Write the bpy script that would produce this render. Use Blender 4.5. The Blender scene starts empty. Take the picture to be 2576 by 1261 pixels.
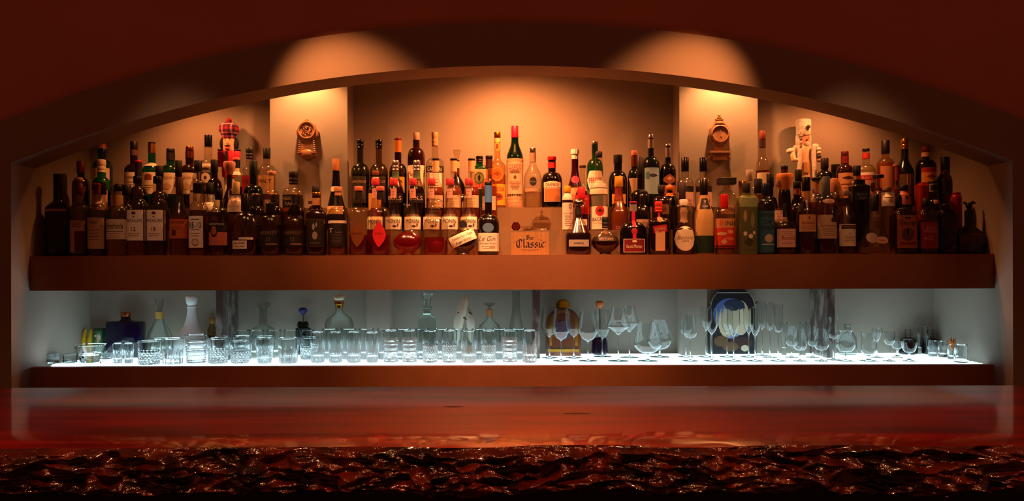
import bpy, math, random
from math import pi, sin, cos, sqrt
from mathutils import Vector, Matrix, noise
random.seed(7)
SC = bpy.context.scene
COL = SC.collection

# ------------------------------------------------------------------ camera, world, lights, exposure
E = 1.35                       # eye height above the floor
F = 2022.0                     # focal length in pixels of the 2576x1261 frame
HOR, CX, ROLL = 680.0, 1288.0, 0.0025
cam_d = bpy.data.cameras.new('camera'); cam = bpy.data.objects.new('camera', cam_d); COL.objects.link(cam)
cam_d.sensor_width = 36; cam_d.lens = 36 * F / 2576; cam_d.shift_y = (HOR - 630.5) / 2576
cam_d.clip_start = 0.02
cam.matrix_world = Matrix.Translation((0, 0, E)) @ Matrix.Rotation(pi / 2, 4, 'X') @ Matrix.Rotation(-ROLL, 4, 'Z')
SC.camera = cam
W = bpy.data.worlds.new('World'); SC.world = W; W.use_nodes = True
bg = W.node_tree.nodes['Background']; bg.inputs[0].default_value = (1.0, 0.20, 0.075, 1); bg.inputs[1].default_value = 0.075
SC.view_settings.view_transform = 'Standard'; SC.view_settings.look = 'None'
SC.view_settings.gamma = 1; SC.view_settings.use_curve_mapping = False
SC.view_settings.exposure = 0.0
try:
    cy = SC.cycles
    cy.max_bounces = 14; cy.transmission_bounces = 12; cy.glossy_bounces = 5; cy.diffuse_bounces = 3
    cy.transparent_max_bounces = 32; cy.use_denoising = True; cy.sample_clamp_indirect = 4.0
    cy.use_adaptive_sampling = True; cy.adaptive_threshold = 0.02
    cy.caustics_reflective = True; cy.caustics_refractive = True; cy.blur_glossy = 0.3
except Exception:
    pass

def spot(name, loc, target, power, size, blend, color, radius=0.02):
    d = bpy.data.lights.new(name, 'SPOT'); o = bpy.data.objects.new(name, d); COL.objects.link(o)
    o.location = (loc[0], loc[1], E + loc[2])
    v = Vector(target) - Vector(loc)
    o.rotation_euler = v.to_track_quat('-Z', 'Y').to_euler()
    d.energy = power; d.spot_size = math.radians(size); d.spot_blend = blend; d.color = color; d.shadow_soft_size = radius
    return o
WARM = (1.0, 0.29, 0.085); SPOT = (1.0, 0.45, 0.20)
# downlights hidden in the alcove behind the arch: over each pillar, over the middle and over both ends
spot('alcove_downlight', (-0.88, 3.36, 0.93), (-0.88, 3.43, 0.0), 27, 118, 0.75, (1.0, 0.37, 0.12))
spot('alcove_downlight', (0.0, 3.24, 0.92), (0.0, 3.42, 0.0), 80, 150, 1.0, WARM)
spot('alcove_downlight', (0.91, 3.36, 0.93), (0.91, 3.43, 0.0), 27, 118, 0.75, (1.0, 0.37, 0.12))
spot('alcove_downlight', (-1.40, 3.30, 0.80), (-1.28, 3.46, 0.1), 12.5, 136, 0.8, WARM)
spot('alcove_downlight', (1.42, 3.30, 0.80), (1.30, 3.46, 0.1), 12.5, 136, 0.8, WARM)
# two wall washers in front of the arch
spot('arch_wall_washer', (-0.86, 2.50, 1.06), (-0.60, 3.0, 0.56), 46, 54, 0.9, WARM)
spot('arch_wall_washer', (0.88, 2.50, 1.06), (0.62, 3.0, 0.56), 46, 54, 0.9, WARM)
# ceiling spots in front of the shelf
for sx_, pw in ((-0.13, 64), (0.19, 64)):
    spot('shelf_spotlight', (sx_, 2.35, 1.10), (sx_ * .4, 3.16, -0.06), pw, 50, 1.0, SPOT, 0.04)
for sx_, pw in ((-1.2, 9), (-0.72, 13), (-0.42, 9), (0.46, 9), (0.76, 13), (1.24, 9)):  # innermost weak pair is added, only for more glints on the bottles
    spot('shelf_spotlight', (sx_, 2.45, 1.0), (sx_ * 1.05, 3.2, 0.05), pw, 46, 1.0, SPOT, 0.04)
# small lamps over the guests' side of the counter
for lx, pw in ((-1.7, 20), (-0.55, 48), (0.55, 48), (1.7, 20)):
    spot('counter_pendant', (lx, 0.85, 1.1), (lx * 0.9, 1.62, -0.3), pw, 72, 0.8, (1.0, 0.28, 0.10), 0.035)

# ------------------------------------------------------------------ helpers
def P(px, py, y):
    """point at depth y seen at pixel (px, py)"""
    pl = py + (px - CX) * ROLL
    return Vector(((px - CX) * y / F, y, E + (HOR - pl) * y / F))

def lin(h):
    h = h.lstrip('#')
    out = []
    for i in (0, 2, 4):
        c = int(h[i:i + 2], 16) / 255
        out.append(c / 12.92 if c <= 0.04045 else ((c + 0.055) / 1.055) ** 2.4)
    return (*out, 1)

CN = dict(blk='#0b0908', blk2='#1c1613', red='#b3121c', pink='#d8707a', drd='#5c1410', brn='#4b2512', dbr='#241008', tan='#b98c58',
          crm='#e8dabc', wht='#f3ede4', org='#c8641c', yel='#e0b020', grn='#0f3a14', dgn='#08200c', olv='#56602e',
          gold='#c9963a', sil='#c9c4bd', cop='#b8643a', blu='#3c6ea8', nvy='#12204a', tea='#2a5860', gry='#8a857c', ppl='#2c1430',
          wod='#c08a5c', rose='#c86a5a', lgn='#b8c088', lbl='#8fb0c0', pch='#d9a67c', bei='#cfae88')
_M = {}
def newmat(name):
    m = bpy.data.materials.new(name); m.use_nodes = True
    nt = m.node_tree; nt.nodes.clear()
    out = nt.nodes.new('ShaderNodeOutputMaterial')
    return m, nt, out
def M(spec):
    """'kind:colour[:rough]'  kinds: p paint, m metal, c coated dark glass, t thin clear glass, l liquid, e light panel, G solid glass"""
    if spec in _M: return _M[spec]
    f = spec.split(':'); k = f[0]; col = lin(CN.get(f[1], f[1])) if len(f) > 1 else (1, 1, 1, 1)
    m, nt, out = newmat(spec.replace(':', '_').replace('#', ''))
    N = nt.nodes.new; L = nt.links.new
    if k in 'pmc':
        b = N('ShaderNodeBsdfPrincipled'); b.inputs['Base Color'].default_value = col
        b.inputs['Roughness'].default_value = float(f[2]) if len(f) > 2 else {'p': 0.5, 'm': 0.28, 'c': 0.15}[k]
        if k == 'm': b.inputs['Metallic'].default_value = 1
        if k == 'c': b.inputs['Specular IOR Level'].default_value = 0.6
        if k == 'p':      # a touch of print mottling
            nz = N('ShaderNodeTexNoise'); nz.inputs['Scale'].default_value = 60; nz.inputs['Detail'].default_value = 2
            mx = N('ShaderNodeMix'); mx.data_type = 'RGBA'; mx.blend_type = 'MULTIPLY'; mx.inputs[0].default_value = 0.25
            mx.inputs[6].default_value = col; L(nz.outputs['Fac'], mx.inputs[7]); 
            sc = N('ShaderNodeMapRange'); sc.inputs[3].default_value = 0.75; sc.inputs[4].default_value = 1.2
            L(nz.outputs['Fac'], sc.inputs[0]); L(sc.outputs[0], mx.inputs[7]); L(mx.outputs[2], b.inputs['Base Color'])
        L(b.outputs[0], out.inputs[0])
    elif k in 'tl':
        tr = N('ShaderNodeBsdfTransparent'); cm = N('ShaderNodeMix'); cm.data_type = 'RGBA'; cm.inputs[6].default_value = col; cm.inputs[7].default_value = tuple(c * .45 for c in col[:3]) + (1,); L(cm.outputs[2], tr.inputs[0])
        gl = N('ShaderNodeBsdfGlossy'); gl.inputs['Roughness'].default_value = 0.17; gl.inputs[0].default_value = (1, 1, 1, 1)
        ge = N('ShaderNodeNewGeometry'); dt = N('ShaderNodeVectorMath'); dt.operation = 'DOT_PRODUCT'
        L(ge.outputs['Incoming'], dt.inputs[0]); L(ge.outputs['Normal'], dt.inputs[1])
        prev = dt.outputs['Value']
        for op, val in (('ABSOLUTE', None), ('SUBTRACT', 1.0), ('POWER', 5.0), ('MULTIPLY', 0.85), ('ADD', 0.055 if k == 't' else 0.02)):
            mt = N('ShaderNodeMath'); mt.operation = op
            if op == 'SUBTRACT': mt.inputs[0].default_value = val; L(prev, mt.inputs[1])
            else:
                L(prev, mt.inputs[0])
                if op == 'POWER': base = prev
                if val is not None: mt.inputs[1].default_value = val
            prev = mt.outputs[0]
        e2 = N('ShaderNodeMath'); e2.operation = 'POWER'; e2.inputs[1].default_value = 2.5; L(base, e2.inputs[0]); L(e2.outputs[0], cm.inputs[0])
        mx = N('ShaderNodeMixShader'); L(prev, mx.inputs[0]); L(tr.outputs[0], mx.inputs[1]); L(gl.outputs[0], mx.inputs[2])
        fin = mx.outputs[0]
        if k == 'l':
            df = N('ShaderNodeBsdfDiffuse'); df.inputs[0].default_value = col
            m2 = N('ShaderNodeMixShader'); m2.inputs[0].default_value = 0.22; L(fin, m2.inputs[1]); L(df.outputs[0], m2.inputs[2]); fin = m2.outputs[0]
        L(fin, out.inputs[0])
    elif k == 'G':
        g = N('ShaderNodeBsdfGlass'); g.inputs[0].default_value = col; g.inputs['IOR'].default_value = 1.47
        g.inputs['Roughness'].default_value = float(f[2]) if len(f) > 2 else 0.0
        L(g.outputs[0], out.inputs[0])
    elif k == 'e':
        e = N('ShaderNodeBsdfPrincipled'); e.inputs['Base Color'].default_value = (.7, .7, .7, 1); e.inputs['Roughness'].default_value = 0.35
        e.inputs['Emission Color'].default_value = col; e.inputs['Emission Strength'].default_value = float(f[2])
        L(e.outputs[0], out.inputs[0])
    _M[spec] = m
    return m

def procmat(name, c1, c2, scale, rough, bump=0.0, stretch=(1, 1, 1), detail=4, coat=0.0, ramp=(0.35, 0.65), metal=0.0, bscale=None):
    if name in _M: return _M[name]
    m, nt, out = newmat(name); N = nt.nodes.new; L = nt.links.new
    b = N('ShaderNodeBsdfPrincipled'); L(b.outputs[0], out.inputs[0])
    tc = N('ShaderNodeTexCoord'); mp = N('ShaderNodeMapping'); mp.inputs['Scale'].default_value = stretch
    L(tc.outputs['Object'], mp.inputs[0])
    nz = N('ShaderNodeTexNoise'); nz.inputs['Scale'].default_value = scale; nz.inputs['Detail'].default_value = detail
    L(mp.outputs[0], nz.inputs['Vector'])
    r = N('ShaderNodeValToRGB'); r.color_ramp.elements[0].position = ramp[0]; r.color_ramp.elements[1].position = ramp[1]
    r.color_ramp.elements[0].color = lin(c1); r.color_ramp.elements[1].color = lin(c2)
    L(nz.outputs['Fac'], r.inputs[0]); L(r.outputs[0], b.inputs['Base Color'])
    b.inputs['Roughness'].default_value = rough; b.inputs['Metallic'].default_value = metal
    b.inputs['Coat Weight'].default_value = coat; b.inputs['Coat Roughness'].default_value = 0.06
    if bump:
        n2 = N('ShaderNodeTexNoise'); n2.inputs['Scale'].default_value = bscale or scale * 3; n2.inputs['Detail'].default_value = 3
        L(mp.outputs[0], n2.inputs['Vector'])
        bp = N('ShaderNodeBump'); bp.inputs['Strength'].default_value = bump; bp.inputs['Distance'].default_value = 0.01
        L(n2.outputs['Fac'], bp.inputs['Height']); L(bp.outputs[0], b.inputs['Normal'])
    _M[name] = m
    return m

def mesh_obj(name, verts, faces, mats, parent=None, loc=None, smooth=True, fm=None, sharp=None):
    me = bpy.data.meshes.new(name); me.from_pydata([tuple(v) for v in verts], [], faces)
    if not isinstance(mats, (list, tuple)): mats = [mats]
    for m in mats: me.materials.append(M(m) if isinstance(m, str) else m)
    if fm: me.polygons.foreach_set('material_index', fm)
    if smooth:
        me.polygons.foreach_set('use_smooth', [True] * len(me.polygons))
        try: me.set_sharp_from_angle(angle=math.radians(sharp or 38))
        except Exception: pass
    me.update()
    o = bpy.data.objects.new(name, me); COL.objects.link(o)
    if parent: o.parent = parent
    if loc is not None: o.location = loc
    return o
def tag(o, label=None, cat=None, group=None, kind=None):
    if label: o['label'] = label
    if cat: o['category'] = cat
    if group: o['group'] = group
    if kind: o['kind'] = kind
    return o
def empty(name, loc, label, cat, group=None, rz=0):
    o = bpy.data.objects.new(name, None); COL.objects.link(o); o.location = loc; o.rotation_euler = (0, 0, rz)
    o.empty_display_size = 0.02
    return tag(o, label, cat, group)

class MB:
    """collects shapes into one mesh"""
    def __init__(s): s.v = []; s.f = []; s.m = []
    def add(s, v, f, mi=0):
        o = len(s.v); s.v += [tuple(p) for p in v]; s.f += [tuple(i + o for i in q) for q in f]; s.m += [mi] * len(f); return s
    def box(s, a, b, mi=0):
        x0, y0, z0 = a; x1, y1, z1 = b
        return s.add([(x0, y0, z0), (x1, y0, z0), (x1, y1, z0), (x0, y1, z0), (x0, y0, z1), (x1, y0, z1), (x1, y1, z1), (x0, y1, z1)],
                     [(0, 3, 2, 1), (4, 5, 6, 7), (0, 1, 5, 4), (1, 2, 6, 5), (2, 3, 7, 6), (3, 0, 4, 7)], mi)
    def prism(s, pts, y0, y1, mi=0):
        n = len(pts); v = [(x, y0, z) for x, z in pts] + [(x, y1, z) for x, z in pts]
        f = [tuple(range(n)), tuple(range(2 * n - 1, n - 1, -1))] + [(i, i + n, (i + 1) % n + n, (i + 1) % n) for i in range(n)]
        return s.add(v, f, mi)
    def lathe(s, prof, seg=20, n=2.0, ay=1.0, c=(0, 0, 0), mi=0, mod=None, close=True):
        v = []; f = []; e = 2.0 / n
        for (r, z) in prof:
            for k in range(seg):
                t = 2 * pi * k / seg; a = cos(t); b = sin(t)
                x = math.copysign(abs(a) ** e, a); y = math.copysign(abs(b) ** e, b)
                q = r * (mod(t, z) if mod else 1)
                v.append((c[0] + q * x, c[1] + q * y * ay, c[2] + z))
        m = len(prof)
        for i in range(m - 1):
            for k in range(seg):
                k2 = (k + 1) % seg
                f.append((i * seg + k, i * seg + k2, (i + 1) * seg + k2, (i + 1) * seg + k))
        if close:
            f.append(tuple(range(seg - 1, -1, -1))); f.append(tuple((m - 1) * seg + k for k in range(seg)))
        return s.add(v, f, mi)
    def ball(s, c, r, seg=16, rings=10, mi=0):
        rx, ry, rz = r if isinstance(r, (tuple, list)) else (r, r, r)
        pr = [(max(1e-4, sin(pi * i / rings)), -cos(pi * i / rings)) for i in range(rings + 1)]
        o = len(s.v); s.lathe(pr, seg, mi=mi)
        for i in range(o, len(s.v)):
            x, y, z = s.v[i]; s.v[i] = (c[0] + x * rx, c[1] + y * ry, c[2] + z * rz)
        return s
    def tube(s, pts, r, seg=8, mi=0):
        pts = [Vector(p) for p in pts]; v = []; f = []
        rr = r if isinstance(r, (list, tuple)) else [r] * len(pts)
        for i, p in enumerate(pts):
            d = (pts[min(i + 1, len(pts) - 1)] - pts[max(i - 1, 0)]).normalized()
            u = d.orthogonal().normalized(); w = d.cross(u)
            if i and (u.dot(pu) < 0 or abs(u.dot(pu)) < 0.5):
                u = (pu - d * pu.dot(d)).normalized(); w = d.cross(u)
            pu = u
            for k in range(seg):
                t = 2 * pi * k / seg; v.append(p + (u * cos(t) + w * sin(t)) * rr[i])
        for i in range(len(pts) - 1):
            for k in range(seg):
                k2 = (k + 1) % seg; f.append((i * seg + k, i * seg + k2, (i + 1) * seg + k2, (i + 1) * seg + k))
        f.append(tuple(range(seg - 1, -1, -1))); f.append(tuple((len(pts) - 1) * seg + k for k in range(seg)))
        return s.add(v, f, mi)
    def out(s, name, mats, parent=None, loc=None, smooth=True, sharp=None):
        return mesh_obj(name, s.v, s.f, mats, parent, loc, smooth, s.m, sharp)

_T = {}
def text2d(s, shear=0.0):
    """flat lettering: vertices and faces, cap height 1, centred on x"""
    k = (s, shear)
    if k in _T: return _T[k]
    cu = bpy.data.curves.new('lettering', 'FONT'); cu.body = s; cu.resolution_u = 2; cu.shear = shear
    o = bpy.data.objects.new('lettering', cu)
    me = bpy.data.meshes.new_from_object(o)
    v = [(p.co.x, p.co.y) for p in me.vertices]; f = [tuple(p.vertices) for p in me.polygons]
    bpy.data.objects.remove(o); bpy.data.curves.remove(cu); bpy.data.meshes.remove(me)
    if v:
        x0 = min(p[0] for p in v); x1 = max(p[0] for p in v); h = 0.729
        v = [((p[0] - (x0 + x1) / 2) / h, p[1] / h - 0.5) for p in v]
    _T[k] = (v, f, (x1 - x0) / h if v else 1)
    return _T[k]

# ------------------------------------------------------------------ the setting
PLASTER = procmat('warm_plaster', '#988e80', '#a0968a', 3.0, 0.85, 0.03, bscale=50)
UPPER = procmat('upper_plaster_bounce_tint', '#d4947a', '#dc9c82', 2.5, 0.85, 0.03, bscale=50)  # lighter and redder than the arch plaster: bounced light put into the colour
SHELFW = procmat('brown_shelf_paint', '#925632', '#9a5c36', 6.0, 0.55, 0.05, bscale=60)
MARBLE = procmat('grey_marble', '#5c504c', '#b0a49c', 26.0, 0.25, 0.0, detail=10, stretch=(1, 1, .5), ramp=(0.48, 0.72))
def struct(o): o['kind'] = 'structure'; return o
Zc = lambda z: E + z
AX = 1.87
def arc(peak, R, x): return peak - (R - sqrt(R * R - x * x))
ZIN = lambda x: Zc(arc(0.764, 5.04, min(abs(x), AX)))
ZOUT = lambda x: Zc(arc(0.924, 5.19, x))
def build_arch():
    b = MB(); n = 96; y0, y1 = 3.0, 3.155
    xs = [-AX + 2 * AX * i / n for i in range(n + 1)]
    v = []
    for x in xs: v += [(x, y0, ZIN(x)), (x, y0, ZOUT(x)), (x, y1, ZIN(x)), (x, y1, Zc(1.35))]
    v2 = list(v); f = []
    for i in range(n):
        a = 4 * i; c = a + 4
        f += [(a, c, c + 1, a + 1), (a, a + 2, c + 2, c), (a + 2, a + 3, c + 3, c + 2)]
    b.add(v2, f)
    for sx in (-1, 1):   # piers to the floor either side
        m = 14; vv = []; ff = []
        for i in range(m + 1):
            x = sx * (AX + 0.9 * i / m); vv += [(x, y0, 0.0), (x, y0, ZOUT(x))]
        for i in range(m):
            q = (2 * i, 2 * i + 2, 2 * i + 3, 2 * i + 1); ff.append(q if sx > 0 else q[::-1])
        b.add(vv, ff)
    return struct(b.out('wall_front', PLASTER))
build_arch()
b = MB(); n = 80; vv = []; ff = []
for i in range(n + 1):
    x = -2.8 + 5.6 * i / n; vv += [(x, 3.035, ZOUT(x) - 0.05), (x, 3.035, Zc(1.35))]
for i in range(n): ff.append((2 * i, 2 * i + 2, 2 * i + 3, 2 * i + 1))
struct(b.add(vv, ff).out('wall_upper', UPPER))
YB, YC, YP = 3.565, 3.62, 3.485
for sx, nm in ((-1, 'wall_left'), (1, 'wall_right')):
    x0 = sx * AX; x1 = sx * (AX + 0.08)
    struct(MB().box((min(x0, x1), 3.001, 0), (max(x0, x1), 3.155, ZIN(AX) + .01)).box((min(x0, x1), 3.155, 0), (max(x0, x1), YB + 0.15, Zc(1.30))).out(nm, PLASTER, smooth=False))
XL, XR = P(680, 0, YP).x, P(875, 0, YP).x
XL2, XR2 = P(1710, 0, YP).x, P(1907, 0, YP).x
ZS1, ZS0 = Zc(0.059), Zc(-0.0755)      # upper shelf top and underside
b = MB()
b.box((-AX, YB, ZS0), (XR, YB + 0.12, Zc(1.30))); b.box((XL2, YB, ZS0), (AX, YB + 0.12, Zc(1.30)))
b.box((XR, YC, ZS0), (XL2, YC + 0.07, Zc(1.30)))
struct(b.out('wall_back', PLASTER, smooth=False))
for a, c in ((XL, XR), (XL2, XR2)):
    struct(MB().box((a, YP, ZS1), (c, YB, Zc(1.30))).out('wall_pillar', PLASTER, smooth=False))
struct(MB().box((-AX, 3.155, Zc(1.24)), (AX, YC + 0.07, Zc(1.29))).out('ceiling', PLASTER, smooth=False))
LX0, LX1 = P(922, 0, 3.49).x, P(980, 0, 3.49).x
RX0, RX1 = P(1715, 0, 3.49).x, P(1778, 0, 3.49).x
ZL = Zc(-0.3715)                      # lower shelf top
b = MB(); b.box((-AX, YB, 0), (LX1, YB + 0.12, ZS0)); b.box((RX0, YB, 0), (AX, YB + 0.12, ZS0)); b.box((LX1, YC, 0), (RX0, YC + 0.07, ZS0))
struct(b.out('wall_back_lower', PLASTER, smooth=False))
for a, c in ((LX0, LX1), (RX0, RX1)):
    struct(MB().box((a, 3.49, ZL), (c, YB, ZS0)).out('wall_pilaster', PLASTER, smooth=False))
o = MB().box((-AX, 3.117, ZS0), (AX, YB, ZS1)).out('display_shelf', SHELFW, smooth=False)
tag(o, 'thick brown upper shelf carrying the rows of liquor bottles', 'shelf')
r = empty('light_shelf', (0, 3.13, ZL - 0.3), 'glowing white lower shelf under the glasses with a brown front', 'shelf')
MB().box((-1.815, 0.03, 0.2885), (1.85, YB - 3.13, 0.3)).out('light_panel', M('e:#cdf2fc:2.1'), r, smooth=False)
MB().box((-AX, -0.004, -0.2), (AX, 0.029, 0.2985)).out('front_board', SHELFW, r, smooth=False)
MB().box((-1.81, 0.032, 0.3002), (-1.70, 0.07, 0.3045)).out('led_strip', M('e:#e8f4ff:9'), r, smooth=False)
for px0, px1 in ((543, 560), (1340, 1358), (2080, 2100)):
    a, c = P(px0, 0, 3.37).x, P(px1, 0, 3.37).x
    lab = {543: 'grey marble slab holding up the shelf beside the white decanter', 1340: 'grey marble slab holding up the shelf beside the first wine glass',
           2080: 'grey marble slab holding up the shelf behind the tulip glass'}[px0]
    tag(MB().box((a, 3.37, ZL), (c, 3.56, ZS0)).out('marble_support', MARBLE, smooth=False), lab, 'marble slab', 'marble shelf supports')
struct(MB().box((-3.2, 0.0, -0.05), (3.2, 3.9, 0.0)).out('floor', procmat('dark_floor', '#1a0e0a', '#241410', 5, 0.6), smooth=False))

# bar counter
def knob(x, v, seed):
    c = 0
    for (kx, kv, kr, kh) in KNOBS:
        d = ((x - kx) / kr) ** 2 + ((v - kv) * 0.085 / kr) ** 2
        if d < 1: c = max(c, kh * sqrt(1 - d))
    return c
KNOBS = [(P(px, 0, 1.38).x, (py - 1122) / 105.0, r / 1465.0, h) for px, py, r, h in
         ((1062, 1190, 30, .03), (1175, 1172, 22, .022), (1450, 1145, 18, .02), (60, 1150, 34, .022), (880, 1195, 24, .018), (980, 1170, 26, .015),
          (640, 1170, 30, .02), (250, 1200, 28, .016), (1540, 1160, 24, .018), (1650, 1200, 30, .018), (2050, 1185, 26, .016), (2430, 1200, 40, .02),
          (2280, 1150, 26, .016), (1800, 1165, 30, .016), (420, 1155, 28, .018), (1300, 1205, 26, .014), (2180, 1150, 24, .015), (760, 1150, 22, .015))]
def edge_y(x): return 1.385 + 0.012 * noise.noise(Vector((x * 2.1, 0, 3))) + 0.006 * noise.noise(Vector((x * 7, 1, 3)))
ZT = Zc(-0.30)
def edge_drop(x): return 0.004 + 0.004 * noise.noise(Vector((x * 5, 4, 1)))
bar = empty('bar_counter', (0, 1.7, Zc(-0.42)), 'glossy red wooden bar counter with a gnarled live edge', 'bar counter')
bo = Vector(bar.location)
nx = 900; xs = [-2.3 + 4.6 * i / nx for i in range(nx + 1)]
v = []; f = []
ys = [0, .25, .5, .7, .82, .88, .92, .95, .975, 1.0]
for x in xs:
    ye = edge_y(x)
    for t in ys:
        y = 2.07 + (ye - 2.07) * t
        d = max(0, (t - 0.88) / 0.12); wob = 0.5 + 0.5 * noise.noise(Vector((x * 3, y * 6, 8)))
        z = ZT - edge_drop(x) * d * d * (0.6 + 0.8 * wob) - 0.0015 * d * noise.noise(Vector((x * 14, y * 30, 2)))
        v.append((x, y, z))
m = len(ys)
for i in range(nx):
    for j in range(m - 1):
        a = i * m + j; f.append((a, a + 1, a + m + 1, a + m))
# underside and back
COUNTER = procmat('red_lacquered_wood', '#5c0503', '#a81009', 7.0, 0.30, 0.02, stretch=(0.3, 2.2, 1), detail=6, coat=1.0, bscale=12)
mesh_obj('countertop', [Vector(p) - bo for p in v], f, COUNTER, bar)
v = []; f = []; nv = 44
for x in xs:
    ye = edge_y(x); zt = ZT - edge_drop(x) * (0.6 + 0.8 * (0.5 + 0.5 * noise.noise(Vector((x * 3, ye * 6, 8))))) - 0.0015 * noise.noise(Vector((x * 14, ye * 30, 2)))
    hh = 0.078 + 0.006 * noise.noise(Vector((x * 4, 9, 9)))
    for j in range(nv + 1):
        t = j / nv; env = min(1, t * 9) * 1.0
        p = Vector((x * 9, t * 2.4, 0)); q = Vector((x * 24, t * 5.5, 5))
        w = 1 - abs(noise.noise(p + Vector((noise.noise(p * 1.4) * 0.9, noise.noise(p * 1.7 + Vector((5, 5, 5))) * 0.7, 0)))) * 2
        g = 0.019 * (w - 0.4) + 0.011 * (1 - 2 * abs(noise.noise(q))) + 0.006 * noise.noise(Vector((x * 55, t * 10, 2))) + 0.003 * noise.noise(Vector((x * 120, t * 20, 2)))
        g += knob(x, t, 0)
        bulge = 0.026 * min(t, .8) - 0.10 * max(0, t - 0.86)
        v.append((x, ye - env * (g + bulge), zt - hh * t - 0.004 * env * noise.noise(Vector((x * 20, t * 4, 7)))))
    v.append((x, ye + 0.15, zt - hh - 0.002)); v.append((x, 2.07, zt - hh - 0.002))
m = nv + 3
for i in range(nx):
    for j in range(m - 1):
        a = i * m + j; f.append((a, a + 1, a + m + 1, a + m))
EDGE = procmat('dark_lacquered_bark', '#180603', '#6e2612', 12.0, 0.25, 0.45, detail=6, coat=1.0, ramp=(0.4, 0.7), bscale=90)
mesh_obj('live_edge', [Vector(p) - bo for p in v], f, EDGE, bar, sharp=80)
for px, py, wd in ((1140, 1023, 26), (1450, 1041, 36)):
    yy = 0.30 * F / (py - HOR); x = P(px, 0, yy).x
    MB().add([(x + wd * yy / F * cos(a) - bo.x, yy + 0.0056 * sin(a) - bo.y, ZT + 0.0006 - bo.z) for a in [2 * pi * k / 14 for k in range(14)]], [tuple(range(14))]).out('wood_knot', M('c:#1a0402:0.2'), bar)
struct(MB().box((-2.3, 1.62, 0), (2.3, 1.70, Zc(-0.385))).out('wall_bar_front', procmat('dark_bar_panel', '#24100a', '#2c140c', 6, 0.6), smooth=False))

# ------------------------------------------------------------------ display steps on the upper shelf
ACR = procmat('beige_acrylic', '#7c6044', '#8a6e50', 2.0, 0.12, 0.0)
Z1, Z2 = 0.1634, 0.2653
o = MB().box((-AX + 0.02, 3.308, ZS1), (AX - 0.02, 3.396, Zc(Z1))).out('display_step', ACR, smooth=False)
tag(o, 'low long beige display step behind the front row of bottles', 'display step', 'steps under the bottles')
b = MB().box((-AX + 0.02, 3.398, ZS1), (AX - 0.02, 3.483, Zc(Z2)))
b.box((-AX + 0.02, 3.483, ZS1), (XL - 0.002, YB - 0.004, Zc(Z2))); b.box((XR + 0.002, 3.483, ZS1), (XL2 - 0.002, YB - 0.004, Zc(Z2))); b.box((XR2 + 0.002, 3.483, ZS1), (AX - 0.02, YB - 0.004, Zc(Z2)))
tag(b.out('display_step', ACR, smooth=False), 'high long beige display step under the back row of bottles', 'display step', 'steps under the bottles')
ROW = {1: (3.195, 0.0592), 'f': (3.265, 0.0592), 2: (3.352, Z1 + .0002), 3: (3.442, Z2 + .0002), 'r': (3.523, Z2 + .0002)}
GRP = {1: 'bottles on the front row', 'f': 'bottles behind the front row', 2: 'bottles on the middle step', 3: 'bottles on the back step', 'r': 'bottles on the back step'}

def interp(prof, z):
    for (r0, z0), (r1, z1) in zip(prof, prof[1:]):
        if z0 <= z <= z1 and z1 > z0: return r0 + (r1 - r0) * (z - z0) / (z1 - z0)
    return prof[-1][0]
def outline(shape, w, h, n=14):
    """list of (x, z, ...) columns: for each column the lower and upper z, centred"""
    cols = []
    for i in range(n + 1):
        u = -1 + 2 * i / n; x = u * w / 2
        if shape == 'oval': hh = sqrt(max(0, 1 - u * u)); cols.append((x, -hh * h / 2, hh * h / 2))
        elif shape == 'leaf': hh = (1 - abs(u)) ** .6; cols.append((x, -hh * h / 2 * 0.9, hh * h / 2))
        elif shape == 'shield': cols.append((x, -h / 2, h / 2 - h * 0.12 * u * u if abs(u) > 0.45 else h / 2 + h * 0.06))
        elif shape == 'trap': cols.append((x, -h / 2, h / 2 - h * 0.9 * max(0, abs(u) - 0.55) / 0.45))
        elif shape == 'round': cols.append((x, -h / 2 + h * .5 * max(0, abs(u) - .8) / .2, h / 2 - h * .5 * max(0, abs(u) - .8) / .2))
        else: cols.append((x, -h / 2, h / 2))
    return cols
def label_mesh(name, parent, surf, zc, w, h, color, shape='rect', texts=(), patches=(), rot=0.0, xc=0.0, frame=None):
    """a label that hugs the glass; printing on it is part of the same mesh. surf(x, z) -> y of the front of the glass"""
    b = MB(); mats = []
    def mi(c):
        s = c if ':' in c else 'p:' + c
        if s not in mats: mats.append(s)
        return mats.index(s)
    cr, sr = cos(rot), sin(rot)
    def put(x, z, off):
        X = xc + x * cr - z * sr; Z = zc + x * sr + z * cr
        return (X, surf(X, Z) - off, Z)
    def patch(sh, w, h, x0, z0, off, c, nz=8):
        v = []; f = []; cols = outline(sh, w, h)
        for (x, a, d) in cols:
            for j in range(nz + 1): v.append(put(x + x0, a + (d - a) * j / nz + z0, off))
        for i in range(len(cols) - 1):
            for j in range(nz):
                q = i * (nz + 1) + j; f.append((q, q + nz + 1, q + nz + 2, q + 1))
        b.add(v, f, mi(c))
    if frame: patch(shape, w + 0.004, h + 0.004, 0, 0, 0.0006, frame)
    patch(shape, w, h, 0, 0, 0.0009, color)
    for p in patches:      # (shape, u, v, w, h, colour) in fractions of the label, v upward from the centre
        patch(p[0], p[3] * w, p[4] * h, p[1] * w, p[2] * h, 0.0013, p[5], 4)
    for t in texts:        # (string, v, size, colour[, u, shear])
        s, vv, sz, c = t[:4]; u = t[4] if len(t) > 4 else 0; sh = t[5] if len(t) > 5 else 0
        tv, tf, tw = text2d(s, sh)
        k = sz * h; kx = min(k, 0.80 * w / max(tw, 1e-3))
        b.add([put(x * kx + u * w, z * k + vv * h, 0.0019) for x, z in tv], tf, mi(c))
    return b.out(name, mats, parent, smooth=False)

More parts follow.
